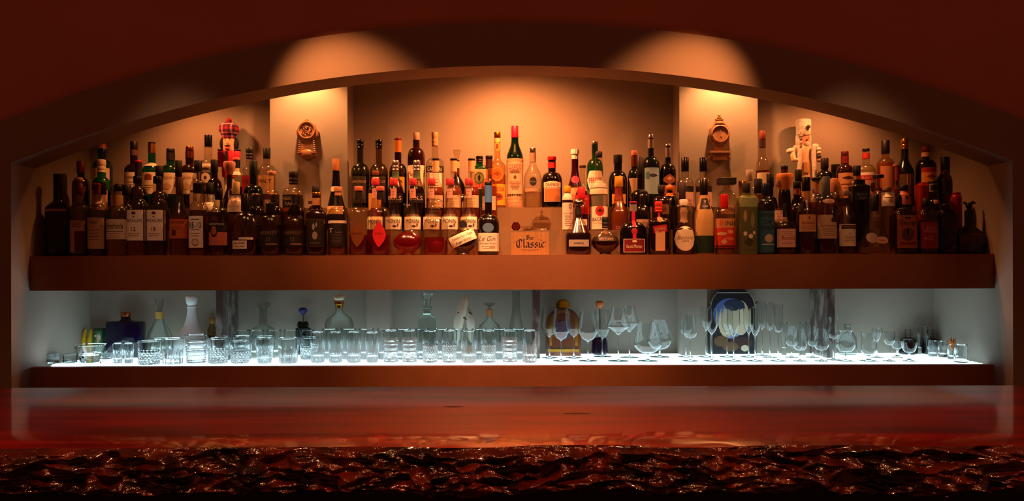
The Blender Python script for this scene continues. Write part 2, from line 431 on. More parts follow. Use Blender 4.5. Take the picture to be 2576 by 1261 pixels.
def B(lab, row, x, top, w, sh=('std', .60, .72), nw=16, glass='c:blk', cap=None, foil=None, L=(), liq=None, n=2.0, dep=1.0, name='liquor_bottle', cat='bottle', bw=1.0, extra=None, dy=0.0):
    """one bottle: x, top and widths in pixels; sh = (shoulder kind, start, end as fractions of the height)
       cap = (colour, lower end px, width px); foil = list of (colour, y0, y1); L = labels (y0, y1, width px, colour, dict)"""
    y, zb = ROW[row]; y += dy
    p = P(x, top, y); X = p.x; H = p.z - Zc(zb); k = y / F; R = w * k / 2; dep = min(dep, {1: .0365, 'f': .0295, 2: .041, 3: .04, 'r': .036}[row] / R)
    px2z = lambda py: P(x, py, y).z - Zc(zb)
    root = empty(name, (X, y, Zc(zb)), lab, cat, GRP[row])
    rn = nw * k / 2; capz = px2z(cap[1]) if cap else H
    HG = max(capz, 0) + (0.002 if cap else 0) ; z0, z1 = sh[1] * H, sh[2] * H
    if sh[0] in ('std', 'slope', 'flat') and bw == 1.0:
        for l in L:
            if l[2] > .72 * w and px2z(l[0]) < .8 * H: z0 = max(z0, px2z(l[0]) + .003); z1 = max(z1, min(z0 + .035, .93 * HG))
    pr = [(R * bw * 0.80, 0.0), (R * bw * 0.94, 0.0012), (R * bw, 0.006)]
    kind = sh[0]
    if kind == 'globe':
        c = z0; 
        pr = [(R * 0.45, 0.0)]
        for i in range(1, 13):
            t = -1.05 + (1.05 + 0.95) * i / 12 * 1.0
            rr = R * cos(t * pi / 2 * 0.85); pr.append((max(rr, rn), (i / 12) * z0 * 1.0))
        for i in range(1, 6):
            t = i / 5; r0 = pr[12][0] if i == 1 else r0; pr.append((rn + (r0 - rn) * (1 - t) ** 2, z0 + (z1 - z0) * t))
    else:
        pr.append((R, z0))
        for i in range(1, 9):
            t = i / 8
            if kind == 'std': r = rn + (R - rn) * sqrt(max(0, 1 - (t * 1.0) ** 2)) if t < .86 else rn + (R - rn) * sqrt(1 - .86 ** 2) * (1 - (t - .86) / .14)
            elif kind == 'slope': r = rn + (R - rn) * (0.5 + 0.5 * cos(pi * t))
            elif kind == 'cone': r = R + (rn - R) * t
            elif kind == 'bell': r = rn + (R - rn) * (1 - t) ** 1.8
            elif kind == 'flat': r = R if t < .3 else rn + (R - rn) * (1 - (t - .3) / .7) ** .6
            pr.append((r, z0 + (z1 - z0) * t))
    if extra == 'flare':
        pr += [(rn, HG * .93), (rn * 1.25, HG * .975), (rn * 1.55, HG)]
    elif extra == 'bulb':
        pr += [(rn, z1 + .2 * (HG - z1)), (rn * 1.28, z1 + .45 * (HG - z1)), (rn * 1.2, z1 + .62 * (HG - z1)), (rn * .8, z1 + .85 * (HG - z1)), (rn * .8, HG)]
    else:
        pr += [(rn, z1 + .5 * max(HG - z1, 0.002)), (rn * 1.0, HG)]
    pr = [q for i, q in enumerate(pr) if i == 0 or q[1] > pr[i - 1][1] - 1e-9 or i < 3]
    gl = glass
    MB().lathe(pr, 24, n, dep).out('glass_body', gl, root)
    e = n
    def surf(xx, zz):
        r = interp(pr, min(max(zz, pr[2][1]), pr[-1][1])); u = min(abs(xx) / max(r, 1e-4), 0.985)
        return -r * dep * (1 - u ** e) ** (1 / e)
    if liq:
        zl = px2z(liq[1]); q = [(a * 0.93, min(max(zz, 0.004), zl)) for a, zz in pr if zz < zl]
        q.append((interp(pr, zl) * 0.93, zl))
        MB().lathe(q, 20, n, dep).out('liquid', liq[0], root)
    if cap:
        rc = (cap[2] if len(cap) > 2 else nw + 2) * k / 2; hc = H - capz; st = cap[3] if len(cap) > 3 else 'plain'
        dk = dep if st == 'block' else 1.0; nn = 6 if st == 'block' else 2
        if st == 'ball':
            MB().lathe([(rc * .5, capz - 0.008), (rc * .5, capz), (rc * .6, capz + hc * .05)] + [(max(rc * sin(pi * (.12 + .88 * i / 9)), .0003), capz + hc * (0.05 + .95 * (0.5 - 0.5 * cos(pi * (.12 + .88 * i / 9))))) for i in range(10)], 20).out('stopper', cap[0], root)
        elif st == 'fan':
            MB().lathe([(rc * .42, capz - 0.012), (rc * .45, capz + hc * .1), (rc * .55, capz + hc * .35), (rc, capz + hc * .92), (rc * .9, H)], 10).out('stopper', cap[0], root, smooth=False)
        elif st == 'rib':
            MB().lathe([(rc * .9, capz), (rc, capz + hc * .1), (rc * .88, capz + hc * .18), (rc, capz + hc * .3), (rc, capz + hc * .42), (rc * .88, capz + hc * .5), (rc, capz + hc * .6), (rc, H - hc * .06), (rc * .9, H)], 20).out('cap', cap[0], root)
        elif st == 'crown':
            MB().lathe([(rc * .8, capz), (rc * .8, capz + hc * .5), (rc, capz + hc * .52), (rc, H - .001), (rc * .9, H)], 24, mod=lambda t, z: 1 + .05 * cos(12 * t)).out('cap', cap[0], root)
        else:
            MB().lathe([(rc * .96, capz), (rc, capz + .001), (rc, H - min(.002, hc * .2)), (rc * .93, H - .0004), (rc * .8, H)], 20, nn, dk).out('cap', cap[0], root)
    for fo in (foil or ()):
        za, zb_ = px2z(fo[2]), px2z(fo[1]); off = 0.0008
        q = [(interp(pr, za) + off, za)] + [(interp(pr, za + (zb_ - za) * i / 6) + off, za + (zb_ - za) * i / 6) for i in range(1, 6)] + [(interp(pr, min(zb_, pr[-1][1])) + off, zb_)]
        MB().lathe(q, 20, n, dep).out(fo[3] if len(fo) > 3 else 'neck_foil', fo[0], root)
    for i, l in enumerate(L):
        d = dict(l[4]) if len(l) > 4 else {}
        za, zb_ = px2z(l[1]), px2z(l[0])
        label_mesh(d.pop('name', 'paper_label'), root, surf, (za + zb_) / 2, l[2] * k, zb_ - za, l[3], xc=d.pop('dx', 0) * k, **d)
    return root
D = dict

# ------------------------------------------------------------------ bottles, front row from the left end to the right end
CLR = 't:#f4efe4'; AMB = 'l:#b0601c'; DAM = 'l:#6a2a0a'; RLQ = 'l:#c01822'; PALE = 'l:#e6d6a0'
GRN = 't:#3cb040'; DGR = 't:#1c3c20'; BRN = 't:#5a2810'; DBR = 'c:#1c0a05'; BK = 'c:#080606'; OLV = 't:#7a8450'
tx = lambda s, v, sz, c='p:#2a1a14', *a: (s, v, sz, c, *a)
lines = lambda n, v0, dv, c='#8a6a50': [('rect', 0, v0 - i * dv, .62 - .1 * (i % 2), .022, c) for i in range(n)]
B('black square-shouldered bottle with tapered neck, leftmost of all', 1, 147, 438, 58, ('slope', .55, .66), 22, BK, ('p:blk:.3', 447, 23), L=[(527, 533, 54, 'tan', D()), (536, 630, 54, '#120c0a', D())], n=2.6)
B('reddish-capped clear bottle right of the leftmost black bottle', 1, 200, 463, 42, ('std', .62, .74), 16, CLR, ('p:drd', 490, 19), L=[(556, 636, 38, 'bei', D(patches=[('rect', .24, -.16, .52, .66, 'drd')] + lines(3, .42, .06)))], liq=(DAM, 572))
B('red-capped amber bottle beside the cursive-lettered cream bottle', 1, 245, 462, 44, ('std', .6, .72), 16, CLR, ('p:red', 466, 19), foil=[('p:drd', 466, 488)], L=[(549, 627, 42, 'bei', D(texts=[tx('Glen', .36, .1, 'p:brn', 0, .3)], patches=lines(4, .1, .1)))], liq=(DAM, 560))
B('clear bottle with cream label in bold slanted dark lettering', 1, 297, 466, 54, ('std', .58, .72), 17, CLR, ('p:blk:.3', 482, 20), L=[(553, 603, 51, 'crm', D(texts=[tx('Strathisla', .18, .3, 'p:#3a1810', 0, .2)], patches=[('rect', 0, -.1, .8, .03, 'brn')] + lines(3, -.22, .1)))], liq=('l:#d08a3c', 560))
for x, t, who in ((347, '12', 'bottle with square white label numbered 12 in a red frame'), (397, '18', 'bottle with square white label numbered 18 in a red frame')):
    B(who, 1, x, 444, 49, ('std', .57, .72), 19, CLR, ('p:blk:.3', 462, 21), L=[(530, 606, 47, 'wht', D(frame='drd', texts=[tx('MACALLAN', .16, .1, 'p:drd'), tx(t, -.12, .14, 'p:drd')], patches=[('shield', 0, .4, .2, .08, 'drd'), ('leaf', 0, .28, .1, .06, 'brn')] + lines(2, -.28, .07)))], liq=(DAM if t == '18' else AMB, 545), n=2.6)
B('clear bottle with brown neck foil and orange label near left end', 1, 452, 447, 48, ('slope', .47, .74), 16, CLR, ('p:brn', 491, 18), L=[(553, 601, 46, 'org', D(texts=[tx('ARDMORE', .36, .14, 'p:#7a2a10')], patches=[('rect', -.12, -.2, .24, .3, '#5a1c0c')] + lines(2, .1, .1, '#8a3a14')))], liq=(AMB, 545))
B('bottle with tall narrow white label and boxed dark lettering', 1, 500, 461, 46, ('std', .6, .74), 24, CLR, ('p:blk:.3', 487, 26), L=[(545, 624, 36, 'wht', D(texts=[tx('BE-10', .22, .2, 'p:#1c2030')], patches=[('rect', 0, .39, .6, .02, '#1c2030'), ('rect', 0, .07, .6, .02, '#1c2030'), ('oval', 0, -.33, .5, .24, '#8a4030'), ('oval', 0, -.33, .42, .19, 'wht')] + lines(2, -.05, .08)))], liq=(AMB, 548), n=2.6)
B('bottle with half black, half pink label and orange roundel', 1, 551, 474, 48, ('std', .58, .72), 16, CLR, ('p:blk:.3', 503, 19), L=[(559, 618, 46, 'rose', D(texts=[tx('BENROMACH', .4, .1, 'p:crm')], patches=[('rect', 0, .28, 1, .44, 'blk2'), ('oval', -.1, .1, .4, .5, 'blk2'), ('oval', -.1, .12, .3, .38, 'org')] + lines(2, -.32, .08)))], liq=(DAM, 560))
B('squat round clear bottle with black box cap and small label', 1, 617, 488, 66, ('std', .42, .70), 16, CLR, ('p:blk2:.3', 531, 20), L=[(598, 604, 34, 'crm', D(dx=8)), (606, 627, 38, 'crm', D(dx=-8, texts=[tx('DALMORE', .2, .26), tx('HIGHLAND', -.2, .2)]))], liq=(DAM, 603), dep=.78, dy=-.018)
for x, t, w in ((681, '21', 'black-labelled squat bottle numbered 21 with black cap'), (742, '12', 'black-labelled squat bottle numbered 12 with black cap')):
    B(w, 1, x, 511 + (3 if t == '12' else 0), 58, ('std', .54, .78), 20, CLR, ('p:blk2:.3', 540, 23), L=[(578, 621, 54, '#241c18', D(texts=[tx('ABERFELDY', .3, .2, 'p:#8a6a4a'), tx(t, -.06, .22, 'p:#8a6a4a')], patches=[('rect', .15, -.36, .5, .05, 'tan')]))], liq=(DAM, 566), dep=.8)
B('dark square-shouldered bottle with gold-edged black label and pale bird-like emblem', 1, 797, 484, 52, ('std', .60, .72), 20, DBR, ('m:gold', 494, 22), foil=[('p:tan', 499, 517, 'neck_label')], L=[(554, 620, 46, 'blk2', D(frame='m:gold', patches=[('leaf', -.06, .22, .16, .3, 'gry'), ('oval', .02, -.1, .3, .3, 'gry'), ('leaf', .1, .3, .1, .2, 'gry'), ('rect', 0, -.38, .5, .02, 'gry')]))], n=3)
B('clear bottle with pale wooden cap and tall black label', 1, 851, 470, 50, ('std', .58, .70), 16, CLR, ('p:wod', 483, 20), foil=[('p:wod', 484, 492)], L=[(556, 563, 46, 'crm', D()), (563, 622, 46, '#1a1614', D(texts=[tx('T', .2, .2, 'p:crm', -.3), tx('TALISKER', .12, .05, 'p:gry', .1)], patches=lines(7, .02, .06, '#4a423a')))], liq=(AMB, 560))
B('wooden-capped clear bottle with brown leaf-shaped label', 1, 903, 469, 50, ('std', .56, .70), 16, CLR, ('p:rose', 481, 21), foil=[('p:blk', 482, 502)], L=[(557, 627, 34, '#7a4018', D(shape='leaf', texts=[tx('ORANGE', .05, .06, 'p:#3a1a0a')]))], liq=('l:#a04010', 592))
B('wooden-capped clear bottle with bright red leaf-shaped label', 1, 957, 469, 50, ('std', .56, .70), 16, CLR, ('p:rose', 481, 21), foil=[('p:blk', 482, 502)], L=[(557, 627, 34, '#d8202c', D(shape='leaf', texts=[tx('CHERRY', .05, .06, 'p:#7a0a10')]))], liq=('l:#b01020', 592))
B('open flared-neck globe decanter half full of red liqueur', 1, 1026, 513, 76, ('globe', .50, .66), 17, CLR, liq=(RLQ, 586), extra='flare', name='decanter', cat='decanter', dep=.72, dy=-.022)
B('bell-shaped decanter with glass ball stopper and fruit in red liqueur', 1, 1096, 500, 62, ('std', .48, .70), 17, CLR, ('t:#f4efe4', 526, 42, 'ball'), foil=[(CLR, 526, 530, 'neck_ring')], liq=('l:#b02a22', 597), name='decanter', cat='decanter', dep=.86, dy=-.022)
B('open globe decanter with slanted cream label and dark seal', 1, 1165, 490, 74, ('globe', .45, .74), 20, CLR, L=[(556, 579, 18, 'blk2', D(shape='oval', frame='m:gold', name='seal')), (586, 614, 66, 'crm', D(rot=.42, texts=[tx("Calvados Pays d'Auge", .2, .24, 'p:#3a2416', 0, .3), tx('Roger Groult', -.22, .2, 'p:#3a2416', 0, .3)]))], liq=(DAM, 590), extra='flare', name='decanter', cat='decanter', dep=.72, dy=-.022)
B('dark gin bottle with blue neck foil, blue seal and cream label', 1, 1229, 458, 54, ('std', .42, .56), 18, 'c:#120a04', ('p:blk', 466, 18), foil=[('p:#4a7cb8', 467, 510)], L=[(563, 585, 28, '#5a7898', D(shape='oval', frame='m:sil', name='seal')), (587, 633, 52, 'crm', D(texts=[tx('Le Gin', .2, .28, 'p:#8a6a58', -.06, .35), tx('Christian Drouin', -.06, .1, 'p:#6a4a3a')], patches=[('oval', .2, -.28, .3, .18, '#b09a80')] + lines(2, -.24, .1)))], n=2.4)
B('conical decanter with dark ball stopper and dark liqueur right of the brass sign', 1, 1455, 500, 66, ('cone', .36, .68), 17, CLR, ('m:gry', 522, 27, 'ball'), foil=[('p:blk2', 527, 540, 'neck_band')], L=[(604, 621, 50, '#a89888', D(texts=[tx('GABRIEL', 0, .3)]))], liq=('l:#3a1208', 586), n=2.4, name='decanter', cat='decanter', dep=.85)
B('squat globe liqueur bottle with ribbed dark stopper and lettered band', 1, 1523, 546, 72, ('globe', .62, .80), 14, CLR, ('p:blk2', 574, 17, 'rib'), L=[(578, 590, 12, '#6a3a20', D(shape='oval', name='seal')), (597, 608, 60, '#2a1812', D(texts=[tx('BELGAMI', 0, .6, 'p:tan')]))], liq=('l:#5a0c18', 598), dep=.75)
B('round-bodied black bottle with red ribbon, seal and white-framed red label', 1, 1593, 507, 68, ('std', .42, .62), 17, 'c:#0c0503', ('p:red', 512, 19), foil=[('p:gry', 512, 532)], L=[(532, 572, 9, '#d8142c', D(name='ribbon')), (575, 591, 16, 'red', D(shape='oval', name='seal')), (590, 602, 9, '#d8142c', D(name='ribbon')), (603, 634, 50, '#7a1210', D(frame='wht', texts=[tx('Grand Marnier', -.05, .3, 'p:crm')], patches=[('shield', 0, .34, .22, .16, 'crm')]))], dep=.75)
B('dark square bottle with red cap, orange seal and slanted red banner', 1, 1657, 507, 54, ('std', .58, .70), 15, 'c:#1a0905', ('p:#d02a20', 534, 19, 'rib'), L=[(534, 556, 6, 'red', D(name='ribbon')), (546, 560, 14, '#e08a40', D(shape='oval', name='seal')), (583, 632, 24, 'pch', D()), (568, 586, 34, 'red', D(rot=.14, texts=[tx('COINTREAU', 0, .45, 'p:#e0b090')]))], n=5, dep=.9)
B('cream-necked bottle with white cap and big round cream label', 1, 1720, 502, 54, ('bell', .46, .66), 15, 'c:#2a0f06', ('p:wht', 518, 20), foil=[('p:#9a7c60', 519, 560, 'neck_sleeve')], L=[(570, 632, 51, 'crm', D(shape='oval', texts=[tx('Bodolo', .05, .16, 'p:#a08050', 0, .3), tx('CREME', -.1, .07, 'p:#a08050')]))], extra='bulb', dep=.8)
B('tall frosted bottle with black cap and black collar label, green at the bottom', 1, 1771, 452, 50, ('slope', .46, .82), 18, 'p:#c8a468:.12', ('p:blk:.3', 491, 20), L=[(500, 527, 28, 'blk', D(shape='trap', texts=[tx('V', .2, .3, 'p:crm'), tx('MARIE', -.25, .14, 'p:crm')])), (594, 638, 49, '#0c2a10', D(name='green_base'))])
B('clear bottle with red cap and orange floral print', 1, 1822, 489, 52, ('std', .66, .80), 17, CLR, ('p:#c01a18:.2', 526, 20), L=[(551, 574, 50, '#c8885a', D(texts=[tx('INIA', 0, .5, 'p:blk', .25)], patches=[('leaf', -.25, 0, .2, .8, 'org')])), (574, 624, 52, '#c8361c', D(patches=[('leaf', -.2, .2, .5, .2, 'pch'), ('leaf', .2, -.05, .55, .18, '#e06a40'), ('leaf', -.1, -.2, .3, .3, 'pch'), ('oval', .2, .3, .3, .2, '#e89060'), ('rect', 0, -.43, 1, .1, 'drd')]))], liq=('l:#d07a50', 600), n=3, bw=.86, dep=.85, dy=-.018)
B('square grey-green printed bottle with gold-topped cap', 1, 1878, 461, 48, ('flat', .78, .83), 20, 'p:#6a7440:.2', ('p:blk2', 487, 20), foil=[], L=[(497, 522, 46, '#98a468', D(patches=[('leaf', -.2, .1, .2, .4, '#a8b078')])), (524, 632, 46, '#5a5c34', D(patches=[('leaf', -.2, .3, .2, .3, 'tan'), ('leaf', .2, .2, .22, .4, '#8a8250'), ('oval', -.2, -.1, .2, .1, 'crm'), ('oval', .1, -.16, .24, .1, 'crm'), ('oval', .28, -.08, .14, .08, 'crm'), ('leaf', 0, -.3, .5, .2, '#3c4020')]))], n=6, dep=.9)
B('teal-printed bottle with dark blue cap', 1, 1926, 462, 44, ('std', .66, .78), 16, 't:#c8d8dc', ('p:#12283c:.3', 491, 19), L=[(532, 636, 42, '#2c5a68', D(texts=[tx('HERTOG', .4, .08, 'p:#0c1a24'), tx('CAP', .24, .08, 'p:#0c1a24', 0, .2), tx('PHILIP', .1, .1, 'p:#0c1a24', 0, .2)], patches=[('oval', .05, -.16, .5, .2, '#c0a890'), ('rect', 0, -.3, .7, .015, 'crm')]))], liq=('l:#8ab0b8', 560))
B('squat round bottle with thin dark neck and pink label with red script', 1, 1974, 513, 50, ('std', .50, .66), 8, CLR, ('p:blk2', 546, 8), L=[(577, 623, 47, '#d8a890', D(texts=[tx('Bastille', .02, .2, 'p:#b03020', .05)], patches=lines(3, .36, .1, '#b08068') + lines(3, -.22, .08, '#b08068')))], liq=(DAM, 572), n=3)
B('clear long-shouldered bottle with black cap and orange-tan label', 1, 2028, 446, 48, ('slope', .48, .74), 17, CLR, ('p:blk:.3', 481, 20), L=[(541, 584, 42, '#d09468', D(texts=[tx('ARMAGNAC', .02, .16, 'p:#9a3a1c')], patches=[('leaf', 0, .3, .1, .2, 'brn')] + lines(2, -.2, .12)))], liq=(DAM, 555))
B('clear bottle with large cream shield label and black hang tag', 1, 2078, 445, 50, ('std', .62, .76), 18, CLR, ('p:#5a5a50', 500, 20), L=[(502, 514, 32, 'pch', D(shape='oval')), (542, 601, 48, 'bei', D(texts=[tx('Le Reserve', .06, .12, 'p:#a06a40', 0, .3)], patches=[('shield', .2, .28, .2, .16, 'brn')] + lines(4, -.1, .09))), (520, 560, 18, 'blk', D(dx=18, rot=-.1, name='hang_tag'))], liq=(DAM, 562))
B('clear sloping bottle with dark seal and cream label under a maroon band', 1, 2129, 480, 44, ('slope', .50, .84), 15, CLR, ('p:#8a6a5a', 492, 17), L=[(541, 557, 18, 'blk2', D(shape='oval', name='seal')), (565, 620, 41, 'crm', D(texts=[tx('MARTELL', .37, .1, 'p:tan')], patches=[('rect', 0, .37, .86, .17, '#2a1014'), ('oval', 0, .06, .16, .1, 'pch')] + lines(3, -.08, .09)))], liq=(DAM, 600))
B('wide conical clear decanter bottle with gold-banded black cap and oval pink label', 1, 2201, 490, 84, ('cone', .12, .62), 24, CLR, ('p:blk', 531, 20), foil=[('m:gold', 498, 501)], L=[(586, 612, 26, '#b09480', D(shape='oval', dx=-14)), (596, 614, 36, '#e0a888', D(shape='oval', dx=10, texts=[tx('Patria', 0, .3, 'p:red')]))], liq=('l:#c89a6a', 622), dep=.62, dy=-.02)
B('squat square bottle with worn orange-brown pictorial label', 1, 2273, 524, 56, ('std', .74, .96), 30, DBR, ('p:blk2', 530, 30), L=[(543, 625, 50, '#9a4a24', D(texts=[tx('George', .28, .14, 'p:blk2')], patches=[('rect', 0, .42, .3, .04, 'blk2'), ('oval', 0, -.08, .62, .4, '#5a2c18'), ('oval', .05, .0, .2, .2, '#7a6a50'), ('rect', 0, -.36, .8, .08, '#7a1c14')]))], n=5, dep=.9)
B('square bottle with red label numbered 12 near the right end', 1, 2330, 500, 48, ('std', .62, .82), 18, CLR, ('p:blk2', 520, 20), L=[(560, 626, 45, '#9a1c14', D(texts=[tx('Evan', .3, .14, 'p:#d89a80'), tx('Williams', .16, .14, 'p:#d89a80'), tx('12', -.1, .15, 'p:#d89a80')], patches=[('oval', -.28, -.12, .18, .1, '#c07a60')] + lines(2, -.3, .08, '#6a120c')))], liq=(DAM, 556), n=4)
B('dark square bottle with faint printed emblem, last before the ornate decanter', 1, 2379, 514, 44, ('std', .76, .90), 18, 'c:#120604', ('p:blk', 520, 18), L=[(550, 575, 38, '#2a160e', D(texts=[tx('REX', 0, .5, 'p:#4a3020')])), (585, 620, 38, '#1c0e0a', D(patches=[('leaf', 0, .1, .4, .5, '#3a2416')]))], n=4)
B('ornate low decanter with black eagle stopper at the right end', 1, 2438, 530, 76, ('cone', .42, .66), 20, 'c:#140806', L=[(588, 612, 66, '#4a3420', D(patches=[('rect', 0, .3, .9, .06, 'brn'), ('rect', 0, -.3, .9, .06, 'brn')]))], n=4, name='decanter', cat='decanter', dep=.75)
# ------------------------------------------------------------------ second file behind the front row
B('wooden-capped clear bottle, tucked behind second bottle from the left', 'f', 199, 447, 38, ('std', .58, .70), 16, CLR, ('p:wod', 455, 19), foil=[('p:drd', 456, 470)], liq=(AMB, 540))
B('big black-capped clear bottle near left end under the cream-capped green one', 'f', 254, 459, 40, ('std', .62, .74), 20, CLR, ('p:blk:.25', 490, 27), L=[(492, 515, 15, 'crm', D(name='neck_label'))], liq=(AMB, 560))
B('clear bottle with red-topped black cap left of the label numbered 12', 'f', 319, 466, 38, ('std', .62, .74), 17, CLR, ('p:blk', 492, 21), foil=[], liq=(AMB, 560))
B('clear bottle with black cap tucked behind the pink and black label', 'f', 528, 460, 38, ('std', .60, .72), 16, CLR, ('p:blk', 489, 19), L=[(489, 530, 24, 'crm', D(patches=lines(4, .2, .12)))], liq=(AMB, 545))
B('bottle with pale yellow capsule and cream label, behind squat box-capped bottle', 'f', 594, 458, 42, ('std', .58, .70), 16, CLR, ('p:#d8b878', 489, 19), L=[(492, 532, 36, '#d0b088', D(texts=[tx('OB', .1, .2, 'p:brn')])), (524, 534, 38, 'wht', D())], liq=(AMB, 540))
for x, w in ((644, 'gold-topped dark-necked bottle between the squat bottle and the label 21'), (692, 'gold-topped dark-necked bottle between the labels 21 and 12'), (745, 'gold-topped dark-necked bottle behind the label 12')):
    B(w, 'f', x, 488, 42, ('std', .66, .80), 20, 'c:#1c0c06', ('m:gold', 494, 22), foil=[('p:blk2', 495, 516)], L=[(542, 600, 36, '#3a1c10', D())])
B('short dark bottle with matt black cap behind the emblem bottle', 'f', 795, 467, 42, ('std', .56, .72), 18, DBR, ('p:blk2', 486, 19), L=[(506, 514, 18, 'm:gold', D(dx=-10))])
B('syrup bottle with red cap and deep red syrup, first of the syrup row', 'f', 945, 449, 44, ('bell', .46, .78), 16, CLR, ('p:#c83040', 466, 20), L=[(475, 499, 15, '#d89a86', D(name='neck_label', patches=lines(2, .2, .3))), (546, 578, 40, 'crm', D(texts=[tx('MONIN', .1, .36, 'p:#4a2a30')]))], liq=(RLQ, 524))
for i, (x, w) in enumerate(((991, 'red-capped syrup bottle behind the left rim of the globe decanter of red liqueur'), (1039, 'red-capped syrup bottle behind the right side of the flared red decanter'), (1086, 'red-capped syrup bottle behind the ball-stoppered bell decanter'), (1132, 'red-capped syrup bottle between bell decanter and slanted-label decanter'), (1180, 'red-capped syrup bottle behind the slanted-label decanter'))):
    B(w, 'f', x, 449, 44, ('bell', .46, .78), 16, CLR, ('p:#c83040', 466, 20), L=[(475, 499, 15, '#d89a86', D(name='neck_label', patches=lines(2, .2, .3))), (546, 578, 41, 'crm', D(texts=[tx('MONIN', .16, .34, 'p:#4a2a30')], patches=[('leaf', .1, -.26, .3, .2, '#4a2a30'), ('leaf', .3, -.16, .1, .4, '#6a4a40')]))], liq=('l:#e8c49a', 540))
B('pinkish bottle with bright red capsule behind the dark-stoppered conical decanter', 'f', 1463, 471, 36, ('std', .62, .78), 14, 't:#e8a09a', ('p:#d8142c', 500, 19), L=[(553, 568, 26, 'crm', D(texts=[tx('APRICOT', 0, .4, 'p:red')]))], liq=('l:#d07068', 560))
B('clear sparkling bottle with cream label behind the red-ribboned black bottle', 'f', 1617, 480, 42, ('std', .56, .78), 14, CLR, ('p:blk2', 486, 16), L=[(553, 590, 38, '#b89878', D(texts=[tx('BOTON', .2, .2, 'p:drd'), tx('SITA', -.1, .2, 'p:drd')]))])
B('dark round-shouldered bottle behind the red-capped square bottle', 'f', 1664, 466, 46, ('std', .66, .82), 16, DBR, ('p:blk', 484, 18), L=[(516, 540, 34, '#6a4a30', D(patches=[('oval', 0, 0, .6, .6, 'brn')]))])
B('slim clear bottle with dark purple capsule above the white cap', 'f', 1716, 460, 40, ('std', .60, .72), 16, CLR, ('p:#2a1424', 503, 18))
B('square clear bottle with wide flat black block cap', 'f', 1828, 448, 42, ('flat', .74, .80), 13, CLR, ('p:blk2', 465, 44, 'block'), L=[(518, 540, 36, '#b88a60', D(texts=[tx('ONNO', 0, .4, 'p:drd', .2)]))], n=4)
B('bottle with amber cap beside the grey-green printed bottle', 'f', 1868, 455, 30, ('std', .62, .74), 16, 't:#d8c8a0', ('m:gold', 478, 19))
B('black-capped bottle between grey-green and teal printed bottles', 'f', 1908, 450, 38, ('std', .62, .74), 17, CLR, ('p:blk', 487, 20), liq=(AMB, 540))
B('long-necked clear bottle with orange cork above the red-script label', 'f', 1960, 452, 44, ('bell', .46, .76), 14, CLR, ('p:#a8643c', 470, 15), L=[(530, 560, 36, '#c89074', D(patches=lines(3, .2, .2)))], liq=('l:#d09060', 525))
B('dark bottle with black cap and pale orange round neck seal', 'f', 2005, 457, 38, ('std', .52, .70), 16, DBR, ('p:blk', 472, 18), L=[(474, 492, 18, '#b86a40', D(shape='oval', name='seal'))])
B('small clear bottle behind the maroon-banded label', 'f', 2104, 490, 36, ('std', .62, .80), 14, CLR, ('p:brn', 505, 16))
B('black square bottle with faint grey lettering between two clear bottles', 'f', 2162, 453, 44, ('flat', .90, .94), 24, 'c:#0a0a08', L=[(484, 505, 36, '#141210', D(texts=[tx('BLACK', .2, .3, 'p:gry'), tx('IRISH', -.25, .3, 'p:gry')]))], n=6, bw=.9)
B('bottle with black cap and orange label above the pictorial label', 'f', 2274, 466, 40, ('std', .62, .90), 20, BRN, ('p:blk', 479, 21), L=[(481, 516, 22, '#b8603a', D(name='neck_label', patches=[('leaf', 0, 0, .4, .4, 'brn')]))])
B('clear bottle with cream label left of the orange-labelled black-capped one', 'f', 2233, 470, 32, ('std', .70, .88), 14, CLR, ('p:#8a6a5a', 480, 16), L=[(484, 520, 33, 'crm', D(patches=[('leaf', .1, -.1, .5, .4, 'tan'), ('rect', 0, .12, .9, .05, 'brn')]))], liq=('l:#d8a878', 490))
B('slim clear bottle with tall bare neck near the red carton', 'f', 2312, 466, 32, ('bell', .50, .80), 14, CLR)
B('dark bottle with black and white square neck label near right end', 'f', 2348, 455, 34, ('std', .60, .74), 22, 'c:#140806', ('p:blk', 462, 22), L=[(463, 483, 22, 'gry', D(patches=[('rect', -.05, 0, .8, .7, 'blk')])), (504, 514, 12, '#c89a80', D())])
B('tall red candle-like bottle near the ornate decanter', 'f', 2406, 485, 26, ('flat', .90, .96), 20, 'c:#a01410:.3', L=[(540, 575, 20, '#8a5a4a', D())])
# ------------------------------------------------------------------ middle step
B('red-capped amber bottle standing highest at the far left end', 2, 204, 406, 40, ('std', .52, .68), 16, BRN, ('p:drd', 436, 20), L=[(470, 530, 36, '#5a2a18', D())])
B('green bottle with cream cap in front of red-topped green bottle', 2, 256, 402, 44, ('std', .58, .76), 20, 't:#50b848', ('p:crm', 436, 21, 'rib'), L=[(480, 530, 40, 'bei', D())])
B('small clear bottle with brown cap and orange band near left end', 2, 300, 463, 38, ('std', .52, .72), 16, CLR, ('p:dbr', 472, 19), L=[(492, 520, 30, 'bei', D())])
B('brown bottle with red-topped black cap above the label numbered 12', 2, 349, 404, 46, ('std', .46, .64), 17, 't:#6a3818', ('p:red', 410, 19), foil=[('p:blk2', 411, 455)])
B('dark bottle with tall black cap above the label numbered 18', 2, 402, 417, 46, ('std', .46, .62), 17, 'c:#16100a', ('p:blk', 446, 19))
B('bottle with tall black cap and red neck above the orange label', 2, 450, 404, 42, ('slope', .46, .74), 15, CLR, ('p:blk', 444, 17), foil=[('p:drd', 445, 470)], liq=(DAM, 520))
B('clear bottle with black cap above the tall narrow white label', 2, 499, 404, 40, ('std', .58, .74), 16, CLR, ('p:blk', 432, 19), L=[(485, 530, 35, 'bei', D(texts=[tx('N', .1, .2, 'p:brn')]))], liq=(AMB, 480))
